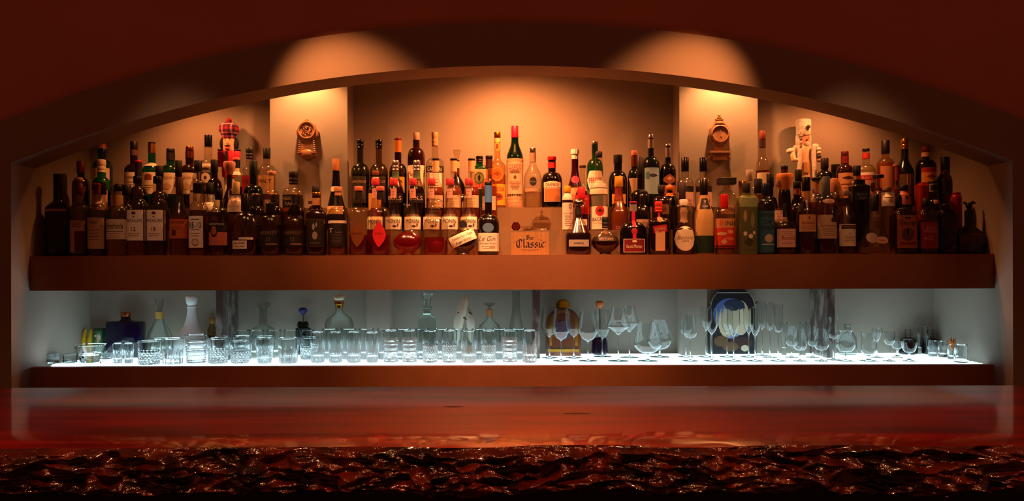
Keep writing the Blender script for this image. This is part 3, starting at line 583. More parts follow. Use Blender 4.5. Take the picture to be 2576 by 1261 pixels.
B('dark bottle with black cap left of the pink-wrapped dark globe bottle', 2, 540, 402, 38, ('std', .56, .74), 16, BRN, ('p:blk', 433, 18), L=[(495, 535, 34, 'crm', D(texts=[tx('DM', .1, .2, 'p:brn')]))])
B('dark globe bottle with pleated pink paper round its neck', 2, 578, 406, 36, ('globe', .62, .80), 13, DBR, ('p:blk2', 412, 13))
B('bottle with pink-topped black cap and white neck label, before the red figurine', 3, 596, 397, 28, ('std', .58, .72), 16, CLR, ('p:rose', 404, 18), foil=[('p:blk', 405, 423), ('p:crm', 424, 442, 'neck_label')], liq=(DAM, 470))
B('dark green round-shouldered bottle with green cap', 2, 638, 404, 48, ('std', .40, .66), 17, 't:#38a030', ('p:dgn', 441, 19), L=[(488, 530, 40, 'blk2', D(texts=[tx('IC', .2, .2, 'p:gry')]))])
B('clear flask with pale wide stopper left of black-labelled clear bottle', 2, 684, 431, 40, ('std', .52, .70), 13, CLR, ('p:#d8a080', 441, 21), L=[(504, 536, 34, '#d8b080', D(patches=lines(3, .2, .2)))], liq=(AMB, 505))
B('clear bottle with black label in white capitals and black cap', 2, 739, 432, 54, ('std', .56, .66), 21, CLR, ('p:blk', 464, 23, 'rib'), L=[(492, 524, 51, 'blk', D(texts=[tx('HIGHLAND', .22, .3, 'p:#c8b8a0'), tx('PARK', -.2, .3, 'p:#c8b8a0')])), (524, 534, 51, '#8a3a20', D())], liq=(AMB, 500))
B('slender dark wine bottle with tan capsule in front of the left pillar', 2, 846, 400, 48, ('bell', .30, .82), 17, 'c:#0c0c12', ('p:#c8884a', 430, 18), L=[(470, 483, 26, 'crm', D(shape='round', name='neck_label')), (520, 540, 40, '#c8a060', D())])
B('bottle with brown cap and cream neck above the red syrup', 2, 946, 430, 40, ('std', .52, .66), 15, CLR, ('p:#7a3a1c', 440, 17), foil=[('p:crm', 446, 462, 'neck_label')], L=[(488, 530, 32, '#c8944a', D())], liq=(AMB, 490))
for x, w in ((996, 'ribbed silver-capped dark bottle with green neck label, left of its twin'), (1049, 'ribbed silver-capped dark bottle with green neck label, right of its twin')):
    B(w, 2, x, 404, 42, ('slope', .40, .80), 16, 't:#b8a890', ('m:sil', 430, 18, 'rib'), foil=[('p:#3c5a3c', 431, 452, 'neck_label')], L=[(488, 512, 40, '#100c10', D(texts=[tx('BOLS', 0, .45, 'p:#d8c8b8')]))], liq=('l:#5a4030', 470))
for x, w, l in ((1097, 'clear bottle with black-topped cream capsule before the black-banded aperitif', AMB), (1142, 'clear bottle with black-topped cream capsule before the dark decanter', 'l:#d8703c'), (1187, 'clear bottle with black-topped cream capsule left of the green emblem bottle', 'l:#c85040')):
    B(w, 2, x, 399, 42, ('slope', .42, .76), 16, CLR, ('p:blk', 404, 18), foil=[('p:#d8b080', 405, 433)], L=[(493, 524, 36, 'bei', D(patches=lines(3, .2, .2)))], liq=(l, 472))
B('clear bottle with dark red capsule left of the gold-capped tall bottle', 2, 1231, 392, 40, ('std', .56, .70), 16, 't:#f0d0b0', ('p:blk', 400, 18), foil=[('p:#4a100c', 401, 422)], L=[(495, 530, 34, 'bei', D(frame='brn', patches=lines(3, .2, .2)))], liq=('l:#d88050', 470))
B('bitters bottle with yellow cap and oversized white paper label', 2, 1428, 468, 27, ('std', .64, .76), 15, 'c:#2a1408', ('p:#d8a020', 484, 17), foil=[('p:#e0cdb4', 486, 504, 'neck_label')], L=[(511, 578, 27, '#e6d4bc', D(texts=[tx('ANGOSTURA', .1, .05, 'p:brn')], patches=[('oval', .22, .36, .3, .16, 'brn'), ('oval', .22, .36, .24, .12, '#e6d4bc')] + lines(6, .0, .07)))], n=2.4)
B('slim red bottle with clear neck and dark cap left of the white rum', 2, 1466, 416, 36, ('slope', .50, .72), 14, CLR, ('p:#3a1210', 422, 17), L=[(492, 540, 33, '#c02020', D(patches=[('rect', 0, .3, .8, .1, '#e06050')]))], liq=('l:#6a1410', 480))
B('white rum bottle with red bat roundel on its white label', 2, 1507, 382, 46, ('std', .48, .62), 18, CLR, ('p:blk', 396, 18), foil=[('p:#b8a898', 452, 474, 'neck_label'), ('p:crm', 476, 490, 'neck_label')], L=[(521, 578, 44, 'crm', D(texts=[tx('BACARDI', -.06, .17, 'p:#3a1a20'), tx('CARTA BLANCA', -.22, .06, 'p:tan')], patches=[('oval', 0, .3, .52, .44, '#c01c1c'), ('leaf', 0, .3, .36, .16, '#3a0c0c'), ('oval', 0, .34, .1, .14, '#3a0c0c')]))], liq=('l:#f0e8dc', 470))
B('gold tequila bottle with yellow neck tag and red collar', 2, 1557, 445, 44, ('bell', .34, .70), 18, 't:#f0d090', ('p:#d09a28', 471, 20, 'block'), foil=[('p:#7a1414', 472, 504, 'neck_label')], L=[(566, 582, 40, '#5a1010', D(texts=[tx('DUE', 0, .5, 'p:#c87a60')]))], liq=('l:#d89030', 512), n=3)
B('black round-shouldered bottle with very tall black neck', 2, 1611, 395, 50, ('std', .40, .56), 15, BK, ('p:blk', 440, 17))
B('dark bottle with orange knob stopper and orange collar', 2, 1685, 464, 42, ('std', .50, .78), 15, BK, ('p:#c87830', 482, 20, 'ball'), foil=[('p:#c87830', 486, 494)])
for x, w in ((1724, 'clear bottle with tall black capsule and dark band, before the right pillar'), (1770, 'clear bottle with tall black capsule behind the frosted black-collared bottle')):
    B(w, 2, x, 397, 42, ('std', .54, .72), 18, CLR, ('p:blk:.25', 432, 19), L=[(470, 484, 40, 'blk', D()), (485, 520, 40, '#c8a898', D(texts=[tx('RON', -.1, .24, 'p:#7a2a1c'), tx('ROMA', -.36, .2, 'p:#7a2a1c')]))], liq=('l:#e8dcc8', 480))
B('clear bottle with white patterned cap right of the flat block cap', 2, 1886, 428, 38, ('std', .54, .74), 16, CLR, ('p:#c8b8a8', 455, 18), L=[(500, 540, 33, 'olv', D())])
B('dark bottle with tall black neck between the teal bottle and the orange-wrapped one', 2, 1938, 437, 36, ('std', .42, .60), 15, BK, ('p:blk', 470, 18))
B('bottle with crumpled orange paper wrap below its black cap', 2, 1974, 417, 30, ('std', .52, .66), 16, BRN, ('p:blk', 426, 18), foil=[('p:#3a1208', 426, 434)])
B('dark bottle with tall black cap before the white figurine', 2, 2009, 427, 38, ('std', .36, .56), 15, BK, ('p:blk', 458, 17))
B('clear bottle with black cap and tan capsule right of the white figurine', 2, 2053, 447, 40, ('std', .52, .70), 16, CLR, ('p:blk', 454, 22), foil=[('p:#a8704a', 455, 486)], liq=(AMB, 510))
B('clear bottle with long orange-tan capsule before the cream-orange labelled bottle', 2, 2099, 449, 42, ('std', .54, .74), 17, CLR, ('p:#b87448', 484, 19), liq=(AMB, 510))
B('clear bottle with black cap behind the black square bottle', 2, 2156, 417, 42, ('std', .56, .74), 16, CLR, ('p:blk', 442, 18), L=[(470, 530, 38, '#5a2a1c', D())])
B('clear bottle with broad black disc stopper and dark neck ring', 2, 2210, 440, 40, ('std', .48, .70), 16, CLR, ('p:blk', 448, 27), foil=[('p:#4a2818', 474, 484)], L=[(522, 548, 36, '#8a6a58', D(texts=[tx('BRU', 0, .4, 'p:dbr')]))])
B('narrow clear bottle with red label left of the gold-capped green bottle', 2, 2255, 413, 32, ('slope', .56, .74), 15, CLR, ('p:#8a5a3c', 420, 17), L=[(420, 456, 12, '#8a2418', D(name='neck_label'))], liq=(AMB, 470))
B('square red carton-like bottle near the right end', 2, 2323, 460, 32, ('flat', .94, .97), 22, 'c:#a01c14:.35', L=[(464, 500, 26, '#b02018', D(patches=lines(2, -.1, .2, 'drd')))], n=6)
# ------------------------------------------------------------------ back step
B('tall green bottle with red-topped foil and pale label at left end', 3, 258, 355, 48, ('std', .50, .66), 20, 't:#44b844', ('p:#8a2a1c', 362, 17), foil=[('p:cop', 363, 374)], L=[(425, 480, 45, 'crm', D())], extra='bulb')
B('black-capped dark brown bottle with pale label, second tallest at left', 3, 338, 356, 46, ('std', .50, .64), 18, DBR, ('p:blk', 376, 18), foil=[('p:#5a4038', 378, 392, 'neck_label')], L=[(436, 490, 42, 'crm', D(texts=[tx("Dewar's", .3, .16, 'p:brn')], patches=lines(3, .05, .12)))])
B('green bottle with gold foil neck and cream crest label', 3, 383, 358, 46, ('std', .48, .62), 18, 't:#44b844', ('p:blk', 362, 18), foil=[('m:gold', 362, 386), ('p:crm', 411, 419, 'neck_label')], L=[(436, 490, 43, 'crm', D(texts=[tx('J&B', -.25, .1, 'p:gold')], patches=[('shield', 0, .28, .4, .26, '#8a4028')] + lines(2, -.1, .1)))])
B('black-foiled green bottle with cream script label, left of its twin', 3, 430, 374, 46, ('std', .50, .66), 20, 't:#38a838', ('p:blk', 384, 20), foil=[('p:blk2', 385, 404)], L=[(437, 490, 43, 'crm', D(texts=[tx("Ballantine's", .3, .16, 'p:#b07a30', 0, .3)], patches=[('oval', 0, -.15, .5, .3, 'bei')]))])
B('copper-foiled dark bottle with cream script label, right of its twin', 3, 478, 369, 44, ('std', .48, .64), 20, 'c:#1c0a06', ('m:cop', 380, 19), foil=[('m:cop', 381, 398)], L=[(437, 490, 41, 'crm', D(texts=[tx("Ballantine's", .3, .16, 'p:#b07a30', 0, .3)], patches=[('oval', 0, -.15, .5, .3, 'bei')]))])
B('clear bottle with black cap and round dark wheel label beside the red figurine', 3, 525, 340, 42, ('std', .48, .64), 19, CLR, ('p:blk:.25', 370, 19), L=[(414, 422, 26, 'crm', D()), (424, 470, 38, '#2a1814', D(shape='oval', texts=[tx('LAVENDE', .3, .12, 'p:crm')], patches=[('oval', 0, -.06, .6, .56, 'crm'), ('oval', 0, -.06, .2, .2, 'brn')]))], liq=(PALE, 450))
B('clear bottle with ribbed black cap and red label right of the red figurine', 3, 629, 373, 38, ('std', .54, .70), 17, CLR, ('p:blk', 400, 19, 'rib'), L=[(443, 490, 37, '#9a1c1c', D(texts=[tx('RUBIS', .2, .2, 'p:#6a0c0c')]))], liq=(AMB, 445))
B('clear bottle with black cap and cream label left of the left pillar', 3, 672, 372, 42, ('std', .54, .72), 17, CLR, ('p:blk', 399, 18), L=[(443, 490, 40, '#c89a68', D(texts=[tx('MALT', .2, .2, 'p:brn')]))], liq=(AMB, 445))
for x, w in ((907, 'dark-labelled liqueur bottle with black cap nearest the left pillar'), (954, 'dark-labelled liqueur bottle with black cap, second from the left pillar')):
    B(w, 3, x, 352, 46, ('std', .50, .66), 16, 't:#8a9460' if x < 930 else 't:#b8a870', ('p:blk:.25', 374, 18, 'rib'), L=[(446, 512, 44, '#1c1810', D(texts=[tx('CHARTREUSE', .3, .1, 'p:#a89060')], patches=[('rect', 0, -.1, .7, .5, '#3a3018')]))], liq=('l:#7a7a30', 440))
B('dark brown bulb-necked bottle with orange foil and yellow label', 3, 1002, 347, 44, ('std', .50, .64), 17, DBR, ('p:#7a1a10', 353, 18), foil=[('p:#c87a24', 354, 384)], L=[(447, 487, 36, '#d89a2c', D(texts=[tx('LICOR', .2, .2, 'p:brn')]))])
B('dark red wine-style bottle with pinkish cap and red-printed cream label', 3, 1048, 334, 44, ('std', .66, .80), 17, 'c:#24060a', ('p:#c89a8a', 354, 17), L=[(418, 480, 42, 'crm', D(texts=[tx('Punto', .16, .2, 'p:#b0281c', -.1, .3)], patches=[('leaf', .2, .3, .3, .3, 'pch')] + lines(2, -.1, .1)))])
B('clear aperitif bottle with tan foil and black band in white capitals', 3, 1095, 333, 46, ('std', .52, .66), 16, CLR, ('p:tan', 368, 17, 'rib'), L=[(420, 436, 44, 'blk', D(texts=[tx('CAMPARI', 0, .6, 'p:wht')])), (438, 490, 36, 'wht', D(patches=lines(3, .2, .15)))], liq=('l:#c83020', 500))
B('round dark decanter with winged crystal stopper and cork', 3, 1150, 378, 46, ('globe', .55, .70), 13, 't:#c89060', ('t:#f4efe4', 404, 20, 'fan'), foil=[('p:#d8a070', 407, 424, 'cork')], liq=('l:#3a1408', 440), name='decanter', cat='decanter')
B('green bottle with black red-banded cap and emblem label', 3, 1207, 393, 46, ('std', .68, .76), 17, GRN, ('p:blk', 410, 18, 'rib'), L=[(428, 478, 42, 'bei', D(patches=[('oval', 0, .05, .6, .6, '#4a5a20'), ('oval', 0, .05, .44, .44, '#8a8a40'), ('leaf', 0, .05, .2, .3, 'brn')])), (460, 476, 40, '#b83020', D())], n=4)
B('very tall bottle with gold cap, orange medallion and yellow label', 3, 1252, 333, 42, ('slope', .40, .66), 15, 't:#f0d8a8', ('m:#d8a820', 347, 17), foil=[('p:#d8b070', 349, 358, 'neck_label')], L=[(357, 381, 13, '#d8a038', D(shape='oval', name='neck_label', patches=[('oval', 0, 0, .5, .6, '#7a2c10')])), (422, 458, 32, '#c88430', D(shape='oval', patches=[('oval', 0, 0, .76, .76, '#b8641c'), ('leaf', 0, 0, .6, .3, '#7a3410')])), (465, 518, 40, '#d8a020', D(texts=[tx('STREGA', .26, .2, 'p:#a81c10', 0, .2)], patches=[('oval', 0, -.1, .7, .36, '#a83418'), ('leaf', .1, -.1, .3, .2, 'brn')]))], liq=('l:#e8b858', 440))
rl = B('tallest bottle, green with red capsule and straw-wrapped body', 3, 1296, 317, 42, ('slope', .60, .82), 18, 't:#247a2c', ('p:#d8143c', 348, 18), L=[], bw=1.0)
B('grey-foiled clear bottle with round black label in the middle', 3, 1341, 373, 44, ('slope', .50, .78), 15, CLR, ('m:sil', 384, 16), foil=[('p:#8a7868', 385, 408)], L=[(448, 470, 18, 'blk2', D(shape='oval', texts=[tx('Peche', 0, .2, 'p:gry', 0, .2)])), (476, 484, 40, '#a88a68', D())], liq=('l:#d8c098', 480))
B('dark squat-shouldered bottle with red cap and orange scroll label', 3, 1389, 394, 52, ('std', .52, .70), 19, 'c:#0c0604', ('p:#c8141c', 404, 22), foil=[('p:#a8101c', 409, 424)], L=[(459, 474, 42, 'crm', D(shape='shield', texts=[tx('DRAMBUIE', 0, .55, 'p:#5a1c14')])), (476, 508, 38, '#b8703c', D(frame='crm'))])
B('dark red conical bottle with white crown cap and pink seal', 3, 1447, 376, 54, ('bell', .22, .70), 17, 'c:#2a0608', ('p:wht', 401, 20, 'crown'), L=[(444, 462, 22, '#c83060', D(shape='oval', name='seal')), (474, 510, 34, '#b8784a', D())])
B('green anise bottle with silver cap and white label', 3, 1497, 356, 42, ('std', .58, .74), 15, 't:#58b048', ('m:sil', 364, 17), foil=[('t:#d8d0c0', 366, 386, 'neck_sleeve')], L=[(432, 478, 40, 'wht', D(shape='round', texts=[tx('PERNOD', .0, .3, 'p:#c83020')]))])
B('black monk-shaped bottle with broad black cap and yellow neck tag', 3, 1555, 390, 48, ('std', .44, .70), 20, BK, ('p:blk', 412, 22), L=[(446, 470, 20, '#d8a030', D(texts=[tx('F', 0, .6, 'p:#8a4a10', 0, .3)])), (490, 515, 34, '#c8962c', D())])
B('dark bottle with pink-topped striped foil and cream label', 3, 1596, 379, 32, ('std', .52, .68), 15, 'c:#0c1008', ('p:#c87a5c', 392, 16), foil=[('m:cop', 393, 420)], L=[(450, 500, 29, '#b09478', D())])
B('tallest bottle right of the middle, silver foil, dark with blue label', 3, 1638, 339, 44, ('std', .56, .70), 15, 'c:#0a1418', ('m:sil', 350, 14), foil=[('m:sil', 351, 374)], L=[(424, 490, 36, '#7a9cb0', D(patches=[('leaf', .05, .2, .7, .14, 'nvy'), ('oval', -.3, .2, .3, .3, '#3c6880')]))])
B('silver-foiled dark bottle with brown diamond label beside the right pillar', 3, 1681, 363, 40, ('std', .54, .70), 14, 'c:#0a0c08', ('m:sil', 370, 14), foil=[('m:sil', 372, 397)], L=[(440, 468, 32, '#7a4428', D(shape='leaf', patches=[('leaf', 0, .1, .4, .4, 'tan')])), (468, 490, 36, '#8a4a28', D())])
B('clear bottle with red-brown cap half hidden by the right pillar edge', 3, 1919, 330, 34, ('std', .46, .66), 15, CLR, ('p:#8a3a20', 352, 16), foil=[('p:#3a1010', 353, 372)], L=[(436, 490, 32, 'crm', D())], liq=(AMB, 430))
B('olive-green bottle with black cap right of the white figurine', 3, 2075, 398, 44, ('std', .50, .66), 17, 't:#5c6434', ('p:#14140c', 424, 19), L=[(452, 490, 38, '#6a6a58', D(texts=[tx('S', 0, .3, 'p:gry')]))])
B('dark rounded bottle with broad black cap between olive and brown bottles', 'r', 2103, 414, 38, ('std', .40, .70), 18, 'c:#0c1208', ('p:blk', 434, 22))
B('brown bottle with red cap and cream-orange label', 3, 2126, 381, 42, ('std', .48, .66), 18, 'c:#2a0e06', ('p:#5a100c', 392, 18), foil=[('p:#7a1c14', 393, 412)], L=[(437, 500, 40, '#d89a68', D(patches=[('leaf', 0, .3, .7, .14, 'brn'), ('rect', 0, .05, .8, .03, 'brn')] + lines(2, -.1, .1)))])
B('clear bottle with red neck band and red-banded white label', 3, 2179, 374, 46, ('std', .58, .72), 17, CLR, ('p:blk', 381, 18), foil=[('p:#c83020', 386, 400, 'neck_label')], L=[(436, 443, 44, 'wht', D()), (443, 456, 44, '#c02824', D(texts=[tx('RAMOS', 0, .6, 'p:pch')])), (456, 490, 42, '#c89a70', D(patches=[('oval', .2, 0, .4, .7, 'brn')]))], liq=(PALE, 420))
B('clear amber bottle with tall black cap, tallest clear one on the right', 3, 2228, 354, 42, ('std', .46, .64), 18, 't:#f0d8b8', ('p:blk', 387, 20), L=[(420, 480, 36, '#b87a58', D())], liq=('l:#d89a68', 410))
B('dark green slender bottle with ribbed gold cap on the right', 3, 2276, 350, 44, ('slope', .42, .74), 18, 'c:#0a1208', ('m:#c88c40', 377, 19, 'rib'), L=[(440, 490, 40, '#5a4030', D(patches=[('rect', -.1, .2, .04, .6, 'tan'), ('rect', .1, .2, .04, .6, 'tan')]))])
B('broad dark bottle with red cap and red-yellow label near right end', 3, 2329, 370, 50, ('std', .50, .72), 19, BK, ('p:#7a1412', 383, 20, 'rib'), foil=[('p:#d8a878', 384, 395, 'neck_label')], L=[(424, 462, 38, '#d8902c', D(patches=[('rect', 0, .34, 1, .3, '#a81c18'), ('leaf', .1, -.1, .6, .3, '#8a3414')]))])
B('bottle with black cap, pale neck and black label, last on the right', 3, 2377, 395, 40, ('slope', .44, .72), 18, 't:#d8b890', ('p:blk', 427, 19), L=[(457, 490, 38, 'blk', D())], liq=('l:#8a4a20', 440))

# straw wrap of the tallest bottle, fruit in the bell decanter, eagle on the ornate decanter, paper wrap
y3, z3 = ROW[3]; k3 = y3 / F
Lx = bpy.data.objects
def q(row, py, x): return P(x, py, ROW[row][0]).z - Zc(ROW[row][1])
STRAW = procmat('straw_wrap', '#a8744a', '#d8a878', 30, 0.7, 0.4, stretch=(.3, .3, 6))
h0, h1 = q(3, 400, 1296), 0.001
pr = [(21.6 * k3, h1), (22 * k3, .004), (21.2 * k3, .02)] + [(21.2 * k3 + (.0012 if i % 2 else 0), .02 + i * .004) for i in range(1, 7)] + [(21.0 * k3, .05), (21.0 * k3, h0 - .03)] + [(21 * k3 + (.001 if i % 2 else 0), h0 - .03 + i * .004) for i in range(1, 6)] + [(21.5 * k3, h0 - .004), (20.6 * k3, h0)]
MB().lathe(pr, 28).out('straw_sleeve', STRAW, rl)
label_mesh('paper_label', rl, lambda x, z: -sqrt(max(1e-8, (22.2 * k3) ** 2 - min(abs(x), 21.5 * k3) ** 2)), (q(3, 410, 1296) + q(3, 490, 1296)) / 2, 38 * k3, q(3, 410, 1296) - q(3, 490, 1296), '#d8b088',
           texts=[tx('LUXARDO', .36, .16, 'p:#c82820'), tx('MARASCHINO', .2, .07, 'p:#6a4a30'), tx('ORIGINALE', -.12, .07, 'p:#8a3a20'), tx('ZARA', -.34, .06, 'p:#6a4a30')],
           patches=[('rect', 0, .36, .96, .2, '#dcb090'), ('oval', 0, .02, .2, .12, '#6a3a20')] + lines(4, .26, .035) + lines(4, -.18, .04))

def by_label(t):
    return next(o for o in bpy.data.objects if o.get('label', '').startswith(t))
# crumpled paper collars round two necks on the middle step
k2 = ROW[2][0] / F
for lab_, x_, prof_, m_ in (('dark globe bottle with pleated pink', 578, [(7.2, 440), (9, 434), (13, 424), (14.5, 414), (14, 409), (13, 407), (7.4, 412)], 'p:#d88a74'),
                           ('bottle with crumpled orange paper', 1974, [(8.6, 492), (11, 484), (16, 466), (19.5, 450), (20, 441), (18, 437), (8.8, 440)], 'p:#e0883c')):
    MB().lathe([(a_ * k2, P(x_, c_, ROW[2][0]).z - Zc(ROW[2][1])) for a_, c_ in prof_], 30, mod=lambda t, z: 1 + .06 * cos(9 * t + z * 90), close=False).out('paper_wrap', m_, by_label(lab_), sharp=60)
r = by_label('bell-shaped decanter')
MB().ball((0.004, 0.0, 0.033), (.024, .022, .026), 18, 12).out('fruit', procmat('peach_skin', '#a83a20', '#c8642c', 18, .5), r)
r = by_label('ornate low decanter')
h = P(2438, 530, ROW[1][0]).z - Zc(ROW[1][1])
b = MB()
b.ball((0, 0, h + .018), (.013, .009, .014), 12, 8); b.ball((.014, 0, h + .032), .007, 10, 8); b.tube([(.02, 0, h + .033), (.027, 0, h + .030)], [.003, .0006], 6)
for s in (-1, 1): b.tube([(s * .006, 0, h + .022), (s * .02, .002, h + .034), (s * .032, .004, h + .026)], [.005, .004, .001], 6)
b.lathe([(.011, h - .001), (.011, h + .004), (.006, h + .007)], 12)
b.out('eagle_stopper', 'p:blk', r)

# ------------------------------------------------------------------ brass sign, crystals
yS = 3.17
xa, xb = P(1287, 0, yS).x, P(1381, 0, yS).x; za, zb = P(1334, 640.5, yS).z, P(1334, 584, yS).z
sg = empty('bar_sign', ((xa + xb) / 2, yS, ZS1), 'brass sign with black-letter name standing at the middle of the shelf', 'sign')
so = Vector(sg.location)
hw = (xb - xa) / 2; ht = zb - ZS1
BRASS = procmat('brushed_brass', '#b8804c', '#cc9460', 4, .34, .05, stretch=(60, 1, 1), metal=.25)
MB().box((-hw, 0, 0.0), (hw, .006, ht)).out('sign_plate', BRASS, sg, smooth=False)
# black-letter written with a broad nib
NIB = (cos(.72) * .085, sin(.72) * .085)
GL = {
 'B': (.78, [[(.12, 1), (.12, .02)], [(.0, .95), (.2, 1.02), (.5, .96), (.62, .8), (.5, .62), (.24, .54)], [(.3, .54), (.58, .5), (.7, .3), (.56, .08), (.3, 0), (.02, .06)], [(.3, .9), (.3, .12)]]),
 'C': (.84, [[(.76, .72), (.7, .92), (.52, 1.0), (.3, .9), (.14, .66), (.1, .36), (.22, .1), (.46, 0), (.78, .2)], [(.44, .9), (.44, .16)]]),
 'a': (.56, [[(.08, .52), (.26, .62), (.4, .52), (.4, .1), (.5, .02)], [(.4, .36), (.16, .28), (.08, .14), (.2, .02), (.4, .14)]]),
 'r': (.44, [[(.06, .56), (.14, .6), (.14, .06), (.24, .0)], [(.14, .46), (.3, .62), (.4, .52)]]),
 'l': (.32, [[(.06, 1.0), (.14, 1.06), (.14, .1), (.26, .0)]]),
 's': (.5, [[(.38, .54), (.24, .62), (.1, .5), (.16, .38), (.36, .28), (.4, .14), (.24, .0), (.06, .1)]]),
 'i': (.3, [[(.04, .54), (.13, .6), (.13, .1), (.24, .0)], [(.1, .8), (.17, .84)]]),
 'c': (.46, [[(.38, .52), (.26, .62), (.12, .48), (.1, .18), (.22, .02), (.42, .12)]]),
}
def nib_write(b, s, x, z, h, y):
    for ch in s:
        w, st = GL[ch]
        for ln in st:
            for (ax, az), (bx, bz) in zip(ln, ln[1:]):
                qd = [(ax - NIB[0], az - NIB[1]), (ax + NIB[0], az + NIB[1]), (bx + NIB[0], bz + NIB[1]), (bx - NIB[0], bz - NIB[1])]
                b.add([(x + u * h, y, z + v * h) for u, v in qd], [(0, 1, 2, 3)])
        x += w * h
    return x
b = MB()
def width(s): return sum(GL[c][0] for c in s)
S = yS / F
h1, h2 = 11 * S, 21 * S
nib_write(b, 'Bar', -width('Bar') * h1 / 2, ht - 19 * S, h1, -.0006)
nib_write(b, 'Classic', -width('Classic') * h2 / 2, ht - 39 * S, h2, -.0006)
cv = [(hw * .86 * t, ht - (23 - 12 * cos(t * 1.5)) * S) for t in [i / 14 - 1 for i in range(29)]]
b2 = MB(); b2.tube([(x, -.0006, z - 4 * S) for x, z in cv if abs(x) > hw * .42 and x < 0], .00045, 5); b2.tube([(x, -.0006, z - 4 * S) for x, z in cv if x > hw * .42], .00045, 5)
b2.tube([(-hw * .5, -.0006, 14 * S), (0, -.0006, 13.2 * S), (hw * .5, -.0006, 14 * S)], [.0003, .0009, .0003], 5)
b.add(b2.v, b2.f); b.out('lettering', 'p:#2a120a', sg, smooth=False)
MB().box((-hw, .008, 0.0), (hw, .05, ht * .96)).out('acrylic_block', M('G:#f8efe2'), sg, smooth=False)

yG = 3.352; zg = Zc(Z1)
c = P(1298, 580, yG)
o = MB().lathe([(.006, 0), (.016, .008), (.019, .018), (.014, .03), (.007, .036)], 8).out('crystal_ball', M('G:#c08088'), smooth=False); o.location = (c.x, yG - .01, zg)
tag(o, 'small faceted dark-pink crystal stone above the brass sign', 'crystal')
c = P(1325, 580, yG); r = empty('glass_dish', (c.x + .004, yG + .01, zg), 'small low crystal dish beside the dark-pink stone', 'dish')
MB().lathe([(.012, 0), (.018, .004), (.03, .018), (.028, .018), (.016, .006), (.002, .005)], 16, mod=lambda t, z: 1 + .05 * cos(8 * t)).out('bowl', M('G:#f6f2ec'), r)
c = P(1363, 580, yG); r = empty('glass_pumpkin', (c.x, yG, zg), 'clear ribbed glass apple with a pointed crystal stem above the brass sign', 'glass ornament')
R = 23 * yG / F
MB().lathe([(R * .5, 0), (R * .85, .008), (R, .028), (R * .96, .045), (R * .6, .058), (R * .2, .056), (.002, .052)], 40, mod=lambda t, z: 1 + .05 * abs(cos(5 * t))).out('body', M('G:#f6f2ec'), r)
MB().lathe([(.006, .054), (.008, .06), (.004, .072), (.007, .078), (.0008, .088)], 8).out('stem', M('G:#f6f2ec'), r, smooth=False)

# ------------------------------------------------------------------ pillar plaques
def on_pillar(px, py): return P(px, py, YP - .001)
GILT = procmat('aged_gilt_wood', '#8a6040', '#b88860', 25, .45, .12, bscale=120)
kp = YP / F
c = on_pillar(777, 350)
pl = empty('wall_plaque', (c.x, YP - .001, c.z), 'carved award plaque with gilt roundel hanging on the left pillar', 'plaque')
def pq(px, py): v = on_pillar(px, py); return (v.x - c.x, v.z - c.z)
out = [(777, 302), (786, 309), (795, 316), (799, 326), (805, 333), (803, 343), (798, 347), (790, 352), (793, 366), (796, 385), (800, 387), (797, 395), (777, 397), (757, 395), (753, 387), (758, 385), (760, 366), (764, 352), (756, 347), (751, 343), (750, 333), (755, 326), (759, 316), (768, 309)]
b = MB(); b.prism([pq(*p) for p in out][::-1], -.030, 0); b.out('back_board', GILT, pl, smooth=False)
rc = pq(777, 331)
def ydisc(b, cx, cz, pr, seg=28, mi=0):
    o = len(b.v); b.lathe(pr, seg, mi=mi)
    for i in range(o, len(b.v)):
        x, y, z = b.v[i]; b.v[i] = (cx + x, -z, cz + y)
    return b
ydisc(MB(), *rc, [(22 * kp, .030), (22.5 * kp, .034), (21 * kp, .037), (18 * kp, .036), (17.5 * kp, .032), (.001, .0315)]).out('roundel_rim', GILT, pl)
random.seed(3); b = MB()
for i in range(46):
    a = random.random() * 2 * pi; rr = sqrt(random.random()) * 14 * kp
    b.ball((rc[0] + rr * cos(a), -.033, rc[1] + rr * sin(a)), (.0016 + random.random() * .002, .003, .002 + random.random() * .0026), 8, 6)
tag(b.out('gilt_relief', 'm:#e0b080:.25', pl), 'bright gilt relief figures')
for s in (-1, 1):
    b = MB()
    for i in range(6):
        u, v = pq(777 + s * (14 + i * .6), 356 + i * 5); b.tube([(u, -.029, v), (u + s * .009, -.031, v - .004)], .0025, 6)
    b.out('scroll', GILT, pl)
b = MB(); u, v = pq(777, 387); w = 21 * kp
vv = [(u, -.036, v - .012)]; b.ball((u, -.022, v - .004), (w, .014, .022), 18, 10); b.box((u - w * 1.1, -.034, v - .002), (u + w * 1.1, 0, v + .004)); b.out('scallop_base', 'p:#a87850:.3', pl)

c = on_pillar(1808, 350)
pl = empty('wall_plaque', (c.x, YP - .001, c.z), 'carved clock-shaped plaque with finial and bracket on the right pillar', 'plaque')
b = MB(); rc = pq(1808, 340)
oct_ = [(1808 + 26 * sin(t), 340 - 30 * cos(t)) for t in [2 * pi * i / 12 for i in range(12)]]
b.prism([pq(*p) for p in oct_][::-1], -.026, 0)
b.prism([pq(*p) for p in [(1796, 368), (1820, 368), (1818, 382), (1798, 382)]][::-1], -.02, 0)
b.out('case', GILT, pl, smooth=False)
ydisc(MB(), *rc, [(23 * kp, .026), (23.5 * kp, .034), (20 * kp, .037), (19 * kp, .031), (.001, .03)]).out('dial_rim', GILT, pl)
b = MB(); u, v = pq(1808, 340); b.tube([(u, -.033, v - .012), (u, -.033, v + .016)], .0012, 6); b.tube([(u, -.033, v + .002), (u + .008, -.033, v - .01)], .0012, 6); b.out('pendulum_hand', GILT, pl)
b = MB(); u, v = pq(1808, 312)
